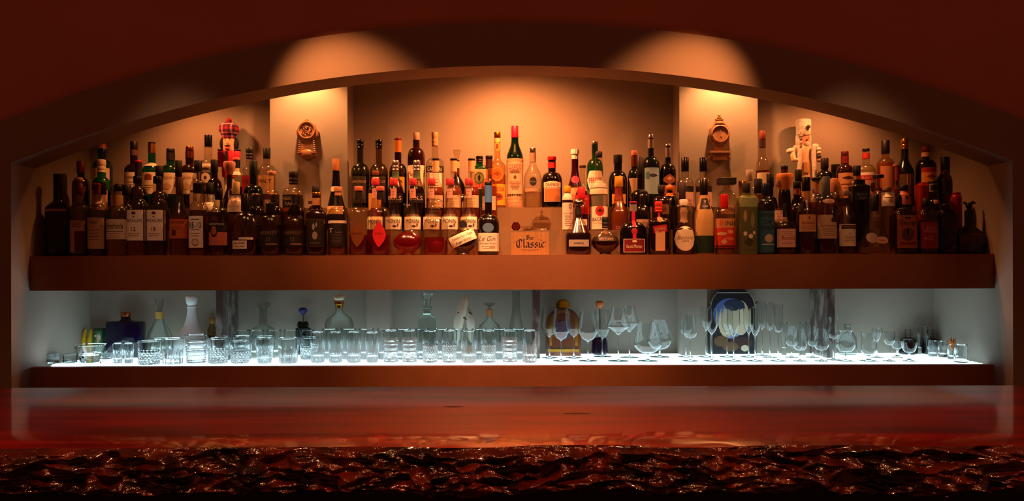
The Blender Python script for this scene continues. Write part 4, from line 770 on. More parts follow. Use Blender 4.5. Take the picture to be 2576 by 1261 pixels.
b.lathe([(.024, -.004), (.022, .004), (.016, .008), (.018, .014), (.010, .018), (.012, .024), (.005, .028), (.007, .034), (.001, .042)], 14, c=(u, -.014, v)); 
for s in (-1, 1): b.ball((u + s * .014, -.014, v + .018), .005, 8, 6)
b.out('finial', GILT, pl)
b = MB(); u, v = pq(1808, 385)
b.box((u - .045, -.04, v - .004), (u + .045, 0, v + .004)); b.prism([(u - .04, v - .004), (u - .028, v - .022), (u - .034, v - .034), (u + .034, v - .034), (u + .028, v - .022), (u + .04, v - .004)], -.032, 0)
for s in (-1, 1): b.ball((u + s * .04, -.018, v - .024), .010, 10, 8)
b.out('bracket', GILT, pl)

# ------------------------------------------------------------------ nutcracker figurines on the back step
def tartan():
    m, nt, out = newmat('red_tartan'); N = nt.nodes.new; L = nt.links.new
    b = N('ShaderNodeBsdfPrincipled'); b.inputs['Roughness'].default_value = .9; L(b.outputs[0], out.inputs[0])
    tc = N('ShaderNodeTexCoord'); prev = None
    for ax, sc, col in ((1, 16, '#1a1c48'), (0, 16, '#1a1c48'), (1, 8, '#c8a8b0'), (0, 8, '#c8a8b0')):
        w = N('ShaderNodeTexWave'); w.bands_direction = 'XYZ'[0 if ax == 0 else 2]; w.inputs['Scale'].default_value = sc; L(tc.outputs['Object'], w.inputs['Vector'])
        t = N('ShaderNodeMath'); t.operation = 'GREATER_THAN'; t.inputs[1].default_value = .62 if sc == 16 else .97; L(w.outputs['Fac'], t.inputs[0])
        mu = N('ShaderNodeMath'); mu.operation = 'MULTIPLY'; mu.inputs[1].default_value = .7; L(t.outputs[0], mu.inputs[0])
        x = N('ShaderNodeMix'); x.data_type = 'RGBA'; L(mu.outputs[0], x.inputs[0]); x.inputs[6].default_value = lin('#b01828'); x.inputs[7].default_value = lin(col)
        if prev: L(prev, x.inputs[6])
        prev = x.outputs[2]
    L(prev, b.inputs['Base Color']); return m
FUR = procmat('white_fur', '#dccfc0', '#f4ece0', 60, .95, .5, bscale=320)
yR, zR = 3.508, Zc(Z2); kr = yR / F
c = P(577, 521, yR)
nk = empty('nutcracker_figurine', (c.x, yR, zR), 'red-coated nutcracker figurine in a tartan beret with pompom', 'figurine')
nz = lambda py: P(577, py, yR).z - zR
SKIN = 'p:#e8b890'
hx = 0.0
b = MB(); b.lathe([(.028, nz(520)), (.03, nz(518)), (.03, nz(510))], 20, ay=.8).out('base', 'p:blk', nk)
for s in (-1, 1): MB().lathe([(.010, nz(510)), (.011, nz(470)), (.011, nz(440))], 12, c=(s * .012, 0, 0)).out('leg', 'p:crm', nk)
MB().lathe([(.030, nz(446)), (.032, nz(430)), (.030, nz(400)), (.032, nz(384)), (.026, nz(378))], 20, ay=.7).out('torso', 'p:#c81830', nk)
for s in (-1, 1):
    MB().lathe([(.011, nz(420)), (.013, nz(400)), (.014, nz(384)), (.008, nz(377))], 12, c=(s * .036, 0, 0)).out('arm', 'p:#c81830', nk)
    MB().ball((s * .036, 0, nz(378)), (.015, .014, .006), 12, 8).out('epaulette', 'p:blk', nk)
MB().box((-.010, -.0245, nz(420)), (.002, -.021, nz(382))).out('front_panel', 'p:blk', nk, smooth=False)
MB().lathe([(.024, nz(379)), (.0255, nz(374)), (.0255, nz(352)), (.024, nz(346))], 22, ay=.85).out('head', SKIN, nk)
MB().ball((0, -.024, nz(361)), (.004, .007, .008), 10, 8).out('nose', SKIN, nk)
b = MB()
for s in (-1, 1): b.tube([(0, -.0235, nz(368)), (s * .008, -.0235, nz(369)), (s * .015, -.021, nz(366))], [.0022, .002, .0008], 6)
b.out('moustache', 'p:blk', nk)
b = MB()
for s in (-1, 1): b.ball((s * .0095, -.0212, nz(354)), .0018, 8, 6); b.tube([(s * .005, -.0215, nz(350.5)), (s * .013, -.0195, nz(351))], .0009, 5)
b.out('eyes', 'p:blk', nk)
MB().ball((0, -.0225, nz(375)), (.012, .004, .006), 12, 8).out('mouth', 'p:#c84850', nk)
for s in (-1, 1): MB().ball((s * .031, .004, nz(362)), (.010, .016, .026), 12, 10).out('hair', procmat('black_hair', '#060404', '#140c08', 60, .8, .8), nk)
TAR = tartan()
MB().lathe([(.027, nz(349)), (.030, nz(347)), (.030, nz(341)), (.036, nz(338)), (.044, nz(328)), (.042, nz(319)), (.030, nz(311)), (.012, nz(307)), (.002, nz(307))], 26, ay=.85).out('tartan_beret', TAR, nk)
MB().ball((.0, 0, nz(304)), .0115, 14, 10).out('pompom', procmat('red_wool', '#a81020', '#d02030', 120, .95, .8), nk)

c = P(2024, 521, yR)
nk = empty('nutcracker_figurine', (c.x, yR, zR), 'white nutcracker figurine in fur hat and fur-trimmed coat holding an ornament', 'figurine')
nz = lambda py: P(2024, py, yR).z - zR
fx = lambda px: (px - 2024) * kr
MB().lathe([(.04, 0), (.042, .003), (.042, .012)], 20, ay=.7).out('base', 'p:wht', nk)
for s in (-1, 1): MB().lathe([(.012, .012), (.012, nz(480)), (.014, nz(430))], 12, c=(s * .014, 0, 0)).out('leg', 'p:#d8b48a', nk)
MB().lathe([(.034, nz(450)), (.033, nz(420)), (.028, nz(398)), (.032, nz(372)), (.026, nz(366))], 20, ay=.7).out('coat', 'p:#e8c8a0', nk)
for s, xs_ in ((-1, 2008), (1, 2040)):
    MB().tube([(fx(xs_ + s * 1), -.026, nz(372)), (fx(xs_ + s * 2), -.03, nz(410)), (fx(xs_ + s * 4), -.028, nz(460)), (fx(xs_ + s * 4), -.02, nz(500))], .009, 10).out('fur_trim', FUR, nk)
MB().box((-.012, -.028, nz(436)), (.012, -.02, nz(410))).out('belt_panel', 'p:#c89858', nk, smooth=False)
b = MB(); b.tube([(fx(2004), 0, nz(370)), (fx(1992), -.01, nz(384)), (fx(1994), -.02, nz(404)), (fx(2008), -.03, nz(407))], [.012, .013, .012, .008], 10).out('arm', 'p:#e8c8a0', nk)
b = MB(); b.ball((fx(1990), -.006, nz(381)), (.022, .018, .014), 14, 10).out('fur_cuff', FUR, nk)
MB().tube([(fx(2044), 0, nz(370)), (fx(2054), -.008, nz(384)), (fx(2054), -.012, nz(400))], [.012, .014, .012], 10).out('arm', 'p:#e8c8a0', nk)
MB().ball((fx(2050), -.004, nz(370)), (.018, .018, .014), 14, 10).out('fur_cuff', FUR, nk)
for py, cc in ((378, 'wht'), (387, '#e8d0c0'), (396, '#3c4450'), (406, '#c87860')):
    MB().ball((fx(2055), -.026, nz(py)), (.0105, .010, .008), 14, 10).out('bead', 'p:' + cc + ':.25', nk)
MB().lathe([(.021, nz(368)), (.023, nz(362)), (.023, nz(344)), (.021, nz(340))], 20, ay=.85, c=(fx(2025), 0, 0)).out('head', 'p:#d89070', nk)
MB().ball((fx(2027), -.021, nz(353)), (.004, .007, .006), 10, 8).out('nose', 'p:#d07050', nk)
b = MB()
for s in (-1, 1): b.ball((fx(2027) + s * .008, -.019, nz(348)), .0016, 8, 6)
b.out('eyes', 'p:blk', nk)
MB().ball((fx(2027), -.015, nz(364)), (.014, .010, .014), 14, 10).out('beard', FUR, nk)
for s in (-1, 1): MB().ball((fx(2023 + s * 14), .006, nz(352)), (.010, .014, .034), 12, 10).out('hair', FUR, nk)
MB().lathe([(.026, nz(342)), (.031, nz(339)), (.032, nz(320)), (.033, nz(306)), (.030, nz(301)), (.01, nz(300))], 24, ay=.85, c=(fx(2022), 0, 0)).out('fur_hat', FUR, nk)
b = MB(); st = []
for i in range(16):
    t = 2 * pi * i / 16; r = .009 if i % 2 == 0 else .0035; st.append((fx(2029) + r * cos(t), nz(322) + r * sin(t)))
b.prism(st[::-1], -.036, -.0275); b.out('star_badge', 'm:#7a6a20:.3', nk, smooth=False)
b = MB(); u = fx(2009)
b.lathe([(.004, nz(374)), (.006, nz(371)), (.004, nz(366)), (.007, nz(362)), (.004, nz(357)), (.009, nz(352)), (.009, nz(345)), (.004, nz(342)), (.005, nz(338)), (.001, nz(334))], 12, c=(u, -.034, 0)).out('held_ornament', procmat('striped_ornament', '#40302a', '#d8c0b0', 40, .3, stretch=(.2, .2, 8)), nk)

# ------------------------------------------------------------------ lower shelf: glasses
GM = M('G:#fbfdfd')
HL = 0.3715
def cut_crystal():
    m, nt, out = newmat('cut_crystal'); N = nt.nodes.new; L = nt.links.new
    g = N('ShaderNodeBsdfGlass'); g.inputs['IOR'].default_value = 1.52; g.inputs['Roughness'].default_value = .05
    t = N('ShaderNodeBsdfTranslucent'); t.inputs[0].default_value = (.9, .94, .96, 1); d = N('ShaderNodeBsdfDiffuse'); d.inputs[0].default_value = (.9, .94, .96, 1)
    a = N('ShaderNodeMixShader'); a.inputs[0].default_value = .5; L(t.outputs[0], a.inputs[1]); L(d.outputs[0], a.inputs[2])
    b = N('ShaderNodeMixShader'); b.inputs[0].default_value = .16; L(g.outputs[0], b.inputs[1]); L(a.outputs[0], b.inputs[2]); L(b.outputs[0], out.inputs[0])
    return m
CUTM = cut_crystal()
def ydepth(base, x=1288): return HL * F / (base + (x - CX) * ROLL - HOR)
def gpos(x, base): y = ydepth(base, x); return P(x, base, y), y, y / F
def put(name, label, cat, x, base, group=None):
    p, y, k = gpos(x, base); return empty(name, (p.x, y, ZL + .0006), label, cat, group), k
_G = {}
def cut(kind):
    if kind == 'flute': return lambda t, z, h: 1 - (.11 * abs(cos(8 * t))) * max(0, 1 - z / (h * .45))
    if kind == 'wide': return lambda t, z, h: 1 - .12 * abs(cos(5 * t)) * max(0, min(1, (h * .6 - z) / (h * .2)))
    if kind == 'dia': return lambda t, z, h: 1 - .09 * abs(sin(9 * t + z * 200) * sin(9 * t - z * 200)) * (1 if z < h * .58 else 0)
    if kind == 'ring': return lambda t, z, h: 1 - .05 * (abs(sin(z * 190)) > .75) * (z < h * .8)
    if kind == 'facet': return lambda t, z, h: 1 - .16 * abs(cos(4 * t)) * max(0, 1 - z / (h * .8))
    return None
def tumbler(label, x, top, base, wt, wb, kind='plain', group='cut glass tumblers', base_t=.24, name='tumbler', tilt=0):
    p, y, k = gpos(x, base); H = (base - top) * k
    key = (round(H, 3), wt, wb, kind, base_t)
    if key not in _G:
        rt, rb = wt * k / 2, wb * k / 2; bt = H * base_t; t = .0016
        fn = cut(kind); seg = 54
        rr = lambda z: rb + (rt - rb) * (z / H)
        zs = [0.004 + (H - .006) * i / 24 for i in range(25)]
        b = MB(); pr = [(rb * .5, 0), (rb * .9, 0), (rb * .98, .0015)] + [(rr(z), z) for z in zs] + [(rt - t * .5, H)]
        inner = [(rr(z) - t - (.0022 if z < H * .6 else 0), z) for z in [H - .002 - (H - .002 - bt) * i / 6 for i in range(7)]] + [((rr(bt) - t) * .8, bt - .002), ((rr(bt) - t) * .4, bt - .004)]
        npr = len(pr)
        b.lathe(pr + inner, seg, mod=None)
        if fn:      # cut only the outside
            for i in range(npr * seg):
                X, Y, Z = b.v[i]; q_ = fn(math.atan2(Y, X), Z, H); b.v[i] = (X * q_, Y * q_, Z)
        if fn:
            for fi, q_ in enumerate(b.f[:-2]):
                zz_ = sum(b.v[i][2] for i in q_) / len(q_)
                if zz_ < H * (.8 if kind == 'ring' else .55) and max(q_) < npr * seg and zz_ > .002: b.m[fi] = 1
        o = b.out(name, [GM, CUTM], sharp=20); _G[key] = o.data
    else:
        o = bpy.data.objects.new(name, _G[key]); COL.objects.link(o)
    o.location = (p.x, y, ZL + .0006); o.rotation_euler.z = (x * 7 % 60) / 60
    return tag(o, label, 'glass', group)
def stem_glass(label, x, base, prof, foot, bowl0, group, name='wine_glass', stem=1.4, wall=.0011):
    """prof: bowl outline [(half width px, y px)] from the bottom to the rim"""
    p, y, k = gpos(x, base)
    key = (tuple((a, round(base - c, 1)) for a, c in prof), foot, round(k, 5))
    zz = lambda py: (base - py) * k
    r = empty(name, (p.x, y, ZL + .0006), label, 'glass', group)
    if key not in _G:
        pts = []
        for i in range(len(prof) - 1):     # smooth the outline
            p0 = prof[max(i - 1, 0)]; p1 = prof[i]; p2 = prof[i + 1]; p3 = prof[min(i + 2, len(prof) - 1)]
            for j in range(4):
                t = j / 4
                cr = [0.5 * (2 * p1[q] + (p2[q] - p0[q]) * t + (2 * p0[q] - 5 * p1[q] + 4 * p2[q] - p3[q]) * t * t + (3 * p1[q] - p0[q] - 3 * p2[q] + p3[q]) * t ** 3) for q in (0, 1)]
                pts.append((max(cr[0], .5), cr[1]))
        pts.append(prof[-1])
        out = [(a * k, zz(c)) for a, c in pts]
        inn = [(max(a - wall, .0004), z + (.0014 if i < 3 else 0)) for i, (a, z) in enumerate(out)][::-1]
        bo_ = MB().lathe(out + inn, 28).out('bowl', GM, r, sharp=60)
        zb = out[0][1]; fr = foot * k / 2; s = stem * k
        st = MB().lathe([(s * 2.6, .0052), (s * 1.5, .010), (s, .02 if zb > .05 else .012), (s, zb - .012 if zb > .05 else zb - .004), (s * 1.6, zb - .003), (max(out[0][0], s * 2), zb - .0004)], 12).out('stem', GM, r, sharp=60)
        ft = MB().lathe([(fr * .96, 0), (fr, .0008), (fr * .96, .0018), (fr * .5, .0032), (s * 2.4, .0050)], 28).out('foot', GM, r, sharp=60)
        _G[key] = (bo_.data, st.data, ft.data)
    else:
        for nm, me in zip(('bowl', 'stem', 'foot'), _G[key]):
            o = bpy.data.objects.new(nm, me); COL.objects.link(o); o.parent = r
    return r

# tumblers, front row from the left
TB = 'short cut glass tumblers'
tumbler('small shot glass, first upright glass right of the crystal bowls', 296, 864, 914, 25, 22, 'facet', 'shot glasses', name='shot_glass')
tumbler('small flared shot glass with pointed cuts, second from the crystal bowls', 323, 864, 914, 27, 21, 'facet', 'shot glasses', name='shot_glass')
tumbler('small shot glass standing behind the two front shot glasses', 314, 858, 902, 26, 22, 'plain', 'shot glasses', name='shot_glass')
tumbler('wide low etched tumbler right of the shot glasses', 375, 858, 917, 54, 52, 'dia', TB)
tumbler('block-cut low tumbler in front of the white decanter, left one', 434, 852, 916, 52, 49, 'wide', TB)
tumbler('low clear tumbler behind the etched and block-cut tumblers', 405, 852, 905, 50, 46, 'plain', TB)
tumbler('thick-based round tumbler in front of the white decanter, right one', 493, 843, 914, 52, 48, 'ring', TB, .3)
tumbler('frosted cut tumbler under the small corked amber bottle', 548, 852, 914, 54, 48, 'dia', TB)
tumbler('plain tumbler tucked behind the frosted cut tumbler', 557, 847, 907, 48, 44, 'plain', TB)
tumbler('tumbler with bubbled lower half below the marble slab', 603, 858, 914, 52, 44, 'dia', TB, .22)
tumbler('plain tumbler behind the bubbled tumbler', 610, 846, 906, 50, 42, 'flute', TB)
tumbler('tapered tumbler with cut base in front of the square decanter', 665, 851, 914, 50, 34, 'flute', TB)
tumbler('tapered tumbler behind the one in front of the square decanter', 666, 847, 906, 52, 38, 'facet', TB)
tumbler('flared tumbler with dimpled base left of the blue rose', 725, 851, 914, 56, 44, 'wide', TB, .28)
tumbler('speckled tumbler set back below the blue rose', 778, 849, 904, 50, 46, 'dia', TB)
for x, w in ((608, 'first from the marble slab'), (645, 'behind the square decanter side'), (689, 'just right of the square decanter'), (732, 'left of the blue rose'), (772, 'right of the blue rose stem')):
    tumbler('faint tall back-row tumbler ' + w, x, 831, 901 if x == 645 else 899, 37, 32, 'plain', 'tall tumblers at the back')
HB = 'front row highball glasses'
for x, t, w, wb, kd, lab in ((799, 836, 38, 34, 'flute', 'fluted-base highball glass, first of the front row'), (844, 836, 38, 34, 'flute', 'fluted-base highball glass, second of the front row, before the ball-stoppered jug'),
        (890, 835, 38, 34, 'flute', 'fluted-base highball glass, third of the front row, before the ball-stoppered jug'), (936, 837, 40, 28, 'flute', 'slightly tapered highball glass in front of the pale pilaster'),
        (983, 832, 42, 36, 'ring', 'highball glass with square ring cuts, left of two alike'), (1030, 832, 42, 36, 'ring', 'highball glass with square ring cuts, right of two alike'),
        (1082, 833, 42, 37, 'dia', 'diamond-cut highball glass in front of the crystal decanter'), (1130, 832, 40, 36, 'dia', 'lattice-cut highball glass left of the white bird figurine'),
        (1179, 833, 42, 36, 'flute', 'fluted highball glass in front of the white bird figurine'), (1229, 832, 42, 36, 'dia', 'lattice-cut highball glass in front of the corked decanter'),
        (1282, 832, 42, 36, 'ring', 'ring-cut highball glass in front of the tall clear bottle'), (1332, 832, 41, 36, 'facet', 'highball glass with faceted base beside the thin marble slab')):
    tumbler(lab, x, t, 912, w, wb, kd, HB, name='highball_glass')
HK = 'back row highball glasses'
for i, x in enumerate((829, 877, 921, 967, 1014, 1062, 1110, 1157, 1205, 1256, 1304)):
    between = ('between the first two fluted highballs', 'between the second and third fluted highballs', 'between the third fluted highball and the tapered one', 'left of the ring-cut pair', 'between the two ring-cut highballs', 'between the right ring-cut highball and the diamond-cut one',
               'between the diamond-cut and lattice-cut highballs', 'left of the white bird figurine', 'right of the white bird figurine', 'left of the tall clear bottle', 'between ring-cut highball and faceted highball')[i]
    tumbler('back-row highball glass seen ' + between, x, 828, 904, 39, 33, 'dia' if i in (4, 5, 6) else 'flute', HK, name='highball_glass')
# wine glasses
WG = 'large wine glasses'
wine = lambda top, b, m, w0, w1: [(2.5, b), (w1 * .55, b - 7), (w1 * .88, b - 20), (w1, m), (w1 * .96, m - 16), (w0, top)]
stem_glass('large wine glass nearest the thin marble slab, in the back row', 1382, 901, wine(774, 848, 826, 17, 21), 42, 0, WG)
stem_glass('large wine glass standing forward before the arched gilt clock', 1411, 909, wine(777, 857, 833, 17, 23), 44, 0, WG)
stem_glass('large wine glass in front of the right edge of the arched gilt clock', 1443, 901, wine(774, 848, 826, 17, 21), 42, 0, WG)
stem_glass('large wine glass standing left of the orange rose', 1479, 909, wine(784, 860, 833, 18, 26), 48, 0, WG)
stem_glass('large wine glass directly behind the stem of the orange rose', 1515, 898, wine(779, 852, 828, 17, 22), 46, 0, WG)
burg = lambda top, kk, b, w0, w1: [(2.5, b), (w1 * .5, b - 10), (w1 * .98, kk + 2), (w1, kk - 2), (w1 * .78, kk - 18), (w0, top)]
stem_glass('angular-bowled wine glass in front, right of the orange rose', 1555, 909, burg(774, 821, 843, 16, 29), 53, 0, WG)
stem_glass('angular-bowled wine glass behind the left brandy snifter', 1583, 900, burg(769, 812, 836, 15, 25), 48, 0, WG)
snif = lambda top, m, b, w0, w1: [(3, b), (w1 * .55, b - 4), (w1 * .92, b - 17), (w1, m), (w1 * .9, m - 20), (w0, top)]
stem_glass('big brandy snifter standing in front', 1629, 909, snif(813, 865, 890, 25, 35), 52, 0, 'brandy snifters', 'brandy_snifter', 2.0)
stem_glass('big brandy snifter standing behind the front snifter', 1659, 899, snif(806, 855, 880, 19, 32), 50, 0, 'brandy snifters', 'brandy_snifter', 2.0)
small = lambda top, m, b, w0, w1: [(2.5, b), (w1 * .6, b - 3), (w1 * .94, b - 11), (w1, m), (w1 * .95, m - 12), (w0, top)]
PG = 'small wine glasses'
stem_glass('small tasting glass in front of the right pilaster', 1736, 909, small(794, 836, 852, 13, 18), 42, 0, PG, 'tasting_glass')
stem_glass('small tasting glass behind its twin at the right pilaster', 1725, 899, small(790, 826, 843, 13, 17), 40, 0, PG, 'tasting_glass')
flu = lambda top, b, w0: [(1.8, b), (w0 * .55, b - 8), (w0 * .95, b - 22), (w0, b - 36), (w0 * .95, top + 8), (w0 * .9, top)]
vfl = lambda top, b, w0: [(1.6, b), (w0 * .45, b - 10), (w0 * .85, b - 24), (w0, b - 38), (w0 * .96, top + 10), (w0 * .92, top)]
FG = 'champagne flutes'
stem_glass('champagne flute with rounded bowl before the left edge of the arched picture', 1790, 909, flu(777, 842, 16), 42, 0, FG, 'champagne_flute')
stem_glass('champagne flute with pointed bowl before the middle of the arched picture', 1845, 909, vfl(777, 848, 16), 42, 0, FG, 'champagne_flute')
stem_glass('champagne flute with pointed bowl before the right edge of the arched picture', 1899, 909, vfl(777, 848, 16), 42, 0, FG, 'champagne_flute')
stem_glass('back-row champagne flute left of the arched picture', 1776, 899, flu(772, 832, 15), 40, 0, FG, 'champagne_flute')
stem_glass('back-row champagne flute before the left half of the arched picture', 1829, 899, flu(772, 840, 14), 40, 0, FG, 'champagne_flute')
stem_glass('back-row champagne flute before the right half of the arched picture', 1883, 899, flu(772, 840, 14), 40, 0, FG, 'champagne_flute')
tall = lambda top, b, w0: [(1.8, b), (w0 * .7, b - 4), (w0 * .95, b - 14), (w0, b - 28), (w0 * .98, top + 10), (w0 * 1.05, top)]
stem_glass('tallest slim champagne flute right of the arched picture', 1917, 895, tall(757, 828, 11), 34, 0, FG, 'champagne_flute')
stem_glass('tall slim champagne flute, middle of three right of the arched picture', 1936, 900, tall(761, 831, 11), 38, 0, FG, 'champagne_flute')
stem_glass('tall slim champagne flute in front, right one of three beside the picture', 1957, 909, tall(766, 837, 12), 40, 0, FG, 'champagne_flute')
stem_glass('small port glass at the back, first right of the slim flutes', 1991, 900, small(822, 855, 872, 11, 16), 34, 0, PG, 'port_glass')
stem_glass('small port glass in front, first right of the slim flutes', 2012, 909, small(828, 864, 883, 11, 18), 34, 0, PG, 'port_glass')
stem_glass('small port glass at the back, before the marble slab', 2044, 900, small(822, 855, 872, 11, 15), 34, 0, PG, 'port_glass')
stem_glass('small port glass in front, before the marble slab', 2066, 909, small(828, 864, 883, 11, 18), 34, 0, PG, 'port_glass')
stem_glass('tall hurricane glass behind the flared tulip glass', 2096, 906, [(2, 853), (9, 850), (13, 840), (11, 825), (10, 812), (13, 798)], 34, 0, 'mixed stemware', 'hurricane_glass')
stem_glass('round tulip glass with flared rim and etched crest', 2127, 909, [(3, 887), (14, 884), (22, 873), (23, 860), (17, 846), (14, 838), (17, 831)], 40, 0, 'mixed stemware', 'tulip_glass')
stem_glass('footed straight cylinder glass right of the tulip glass', 2185, 909, [(4, 895), (12, 892), (18, 884), (18, 870), (17, 850), (19, 838)], 44, 0, 'mixed stemware', 'footed_glass', 2.5)
stem_glass('cone-bowled cocktail glass behind the footed cylinder glass', 2206, 900, [(2, 860), (6, 853), (11, 842), (13, 834), (12, 826)], 32, 0, 'mixed stemware', 'cocktail_glass')
stem_glass('small cordial glass right of the footed cylinder glass', 2237, 909, [(2, 869), (8, 866), (13, 857), (14, 848), (13, 834)], 32, 0, 'mixed stemware', 'cordial_glass')
stem_glass('low sherbet glass behind the wide coupe', 2257, 900, [(4, 879), (10, 876), (14, 868), (17, 857)], 28, 0, 'mixed stemware', 'sherbet_glass', 2.5)
stem_glass('low wide coupe at the right end of the stemware', 2287, 909, [(4, 888), (11, 886), (16, 878), (20, 862)], 32, 0, 'mixed stemware', 'coupe_glass', 2.5)
tumbler('slim liqueur glass behind the first port glasses', 1972, 812, 893, 17, 13, 'plain', 'slim glasses at the back', name='slim_glass')
tumbler('slim liqueur glass between the two pairs of port glasses', 2020, 812, 893, 18, 13, 'plain', 'slim glasses at the back', name='slim_glass')
tumbler('slim tube glass behind the coupe, left one of two', 2311, 815, 891, 16, 13, 'plain', 'slim glasses at the back', name='slim_glass')
tumbler('slim tube glass behind the coupe, right one of two', 2332, 817, 892, 17, 13, 'plain', 'slim glasses at the back', name='slim_glass')
tumbler('low tumbler at the back right of the black jars', 2346, 857, 897, 28, 22, 'flute', TB)
tumbler('low tumbler behind the orange blossom glass', 2372, 858, 899, 26, 22, 'plain', TB)
r_ = tumbler('low tumbler holding an orange blossom near the right end', 2396, 866, 904, 28, 24, 'plain', TB)
tumbler('round-based tumbler, last glass at the right end', 2417, 867, 912, 30, 34, 'plain', TB, .18)
p, y, k = gpos(2395, 903)
fl = empty('orange_blossom', (p.x, y, ZL + .014), 'orange dried blossom standing in the low tumbler', 'flower')
b = MB()
for i in range(9):
    t = 2 * pi * i / 9; b.tube([(0, 0, .02), (.008 * cos(t), .008 * sin(t), .042), (.013 * cos(t), .013 * sin(t), .064 + .006 * (i % 3))], [.003, .0045, .001], 6)
b.out('petals', procmat('orange_petal', '#b8561c', '#e08a3c', 40, .6), fl); MB().tube([(0, 0, 0), (0, 0, .022)], .0025, 6).out('stem', 'p:#6a4a20', fl)

# crystal dishes at the left end
p, y, k = gpos(146, 916); r = empty('crystal_tray', (p.x - .004, y + .03, ZL + .0006), 'rectangular glass tray at the left end of the lower shelf', 'tray', rz=-.25)
b = MB(); w, d, h = .044, .036, .036
b.box((-w, -d, 0), (w, d, .006))
for a, c in (((-w, -d), (w, -d + .004)), ((-w, d - .004), (w, d)), ((-w, -d + .004), (-w + .004, d - .004)), ((w - .004, -d + .004), (w, d - .004))): b.box((a[0], a[1], .006), (c[0], c[1], h))
b.out('tray_body', GM, r, smooth=False); MB().lathe([(.03, .0065), (.034, .010), (.03, .012), (.006, .0075)], 24, ay=.7).out('oval_insert', GM, r)
p, y, k = gpos(226, 912); r = empty('crystal_ashtray', (p.x, y, ZL + .0006), 'heavy octagonal crystal bowl flaring upward at the left end', 'bowl')
MB().lathe([(.034, 0), (.038, .002), (.044, .03), (.061, .068), (.065, .072), (.058, .070), (.04, .034), (.004, .028)], 8).out('bowl_body', GM, r, smooth=False)
p, y, k = gpos(266, 904); r = empty('crystal_dish', (p.x, y, ZL + .0006), 'shallow leaf-shaped glass dish behind the octagonal bowl', 'dish', rz=.4)
MB().lathe([(.02, 0), (.026, .003), (.044, .03), (.043, .031), (.022, .007), (.002, .006)], 24, ay=.7, mod=lambda t, z: 1 + .12 * cos(6 * t) * (z > .02)).out('dish_body', GM, r)
a, c = P(252, 914, ydepth(914, 252)), P(287, 905, ydepth(905, 287))
o = MB().tube([(a.x, a.y, ZL + .0035), (c.x, c.y, ZL + .0035)], .0028, 8).out('glass_stirrer', GM); tag(o, 'glass stirring rod lying beside the octagonal bowl', 'stirrer')

# ------------------------------------------------------------------ things at the back of the lower shelf
yb = 3.50; kb = yb / F
def at(x, y=yb): return P(x, 700, y).x
zb_ = lambda py, x=1288, y=yb: P(x, py, y).z - ZL
x = 222; r = empty('yellow_ceramics', (at(x, 3.5), 3.5, ZL), 'pair of joined yellow banana-shaped ceramics in the left corner', 'ornament')
for dx in (-.013, .013):
    MB().tube([(dx, 0, .0), (dx - .005, -.004, .03), (dx - .006, -.004, .07), (dx, 0, zb_(832, x)), (dx + .002, 0, zb_(828, x))], [.008, .013, .013, .007, .003], 12).out('banana', procmat('yellow_glaze', '#c8a018', '#e0c038', 30, .3), r)
x = 251; r = empty('painted_tin', (at(x, 3.5), 3.5, ZL), 'green painted tin with pale pattern beside the yellow ceramics', 'tin')
MB().lathe([(.024, 0), (.0245, .002), (.0245, zb_(828, x)), (.022, zb_(826, x))], 20).out('tin_body', 'p:#2c5a3c', r)
label_mesh('printed_scene', r, lambda X, Z: -sqrt(max(1e-6, .0247 ** 2 - min(abs(X), .024) ** 2)), zb_(852, x), .036, zb_(832, x) - zb_(870, x), '#3a6a40', patches=[('leaf', .1, 0, .3, .8, '#c8a080'), ('rect', -.2, .2, .3, .1, 'crm'), ('leaf', .3, .1, .2, .5, '#a8c0a0'), ('oval', -.2, -.2, .3, .3, '#5a8a50')])
x = 316; r = empty('blue_flask', (at(x, 3.48), 3.48, ZL), 'flat square cobalt blue flask with copper cap near left corner', 'bottle')
BLU = 'c:#060a2c'; ky = 3.48 / F; Hf = zb_(809, x, 3.48)
MB().lathe([(42 * ky, 0), (45 * ky, .004), (45 * ky, Hf - .006), (42 * ky, Hf), (14 * ky, Hf + .004), (11 * ky, Hf + .010), (11 * ky, zb_(795, x, 3.48))], 24, n=6, ay=.42).out('flask_body', BLU, r)
MB().lathe([(11.5 * ky, zb_(795, x, 3.48) - .002), (12 * ky, zb_(794, x, 3.48)), (12 * ky, zb_(786, x, 3.48)), (8 * ky, zb_(785, x, 3.48))], 16).out('cap', 'm:cop', r)
def vessel(label, name, x, prof, mat='G:#f4f6f4', y=yb, seg=24, n=2.0, ay=1.0, wall=.002, group=None, mod=None, smooth=True):
    k = y / F; r = empty(name, (at(x, y), y, ZL + .0006), label, 'decanter', group)
    pr = [(a * k, zb_(c, x, y)) for a, c in prof]
    MB().lathe(pr, seg, n, ay, mod=mod).out('vessel_body', mat, r, smooth=smooth); return r, k
TG = 't:#e8ece8'
DC = 'decanters at the back of the lower shelf'
# conical decanter with tall stopper
r, k = vessel('conical clear decanter with cork collar and tall stopper, left of the white one', 'decanter', 401, [(31, 892), (34, 886), (33, 862), (28, 838), (14, 812), (10, 803), (10, 796)], TG, 3.5, group=DC, ay=.9)
MB().lathe([(10.4 * k, zb_(803, 398, 3.5)), (10.6 * k, zb_(785, 398, 3.5)), (8 * k, zb_(784, 398, 3.5))], 18).out('cork_collar', 'p:#c8a050', r)
MB().lathe([(5 * k, zb_(784, 398, 3.5)), (7 * k, zb_(774, 398, 3.5)), (11 * k, zb_(755, 398, 3.5)), (10 * k, zb_(753, 398, 3.5))], 8).out('stopper', 'G:#eef2f0', r, smooth=False)
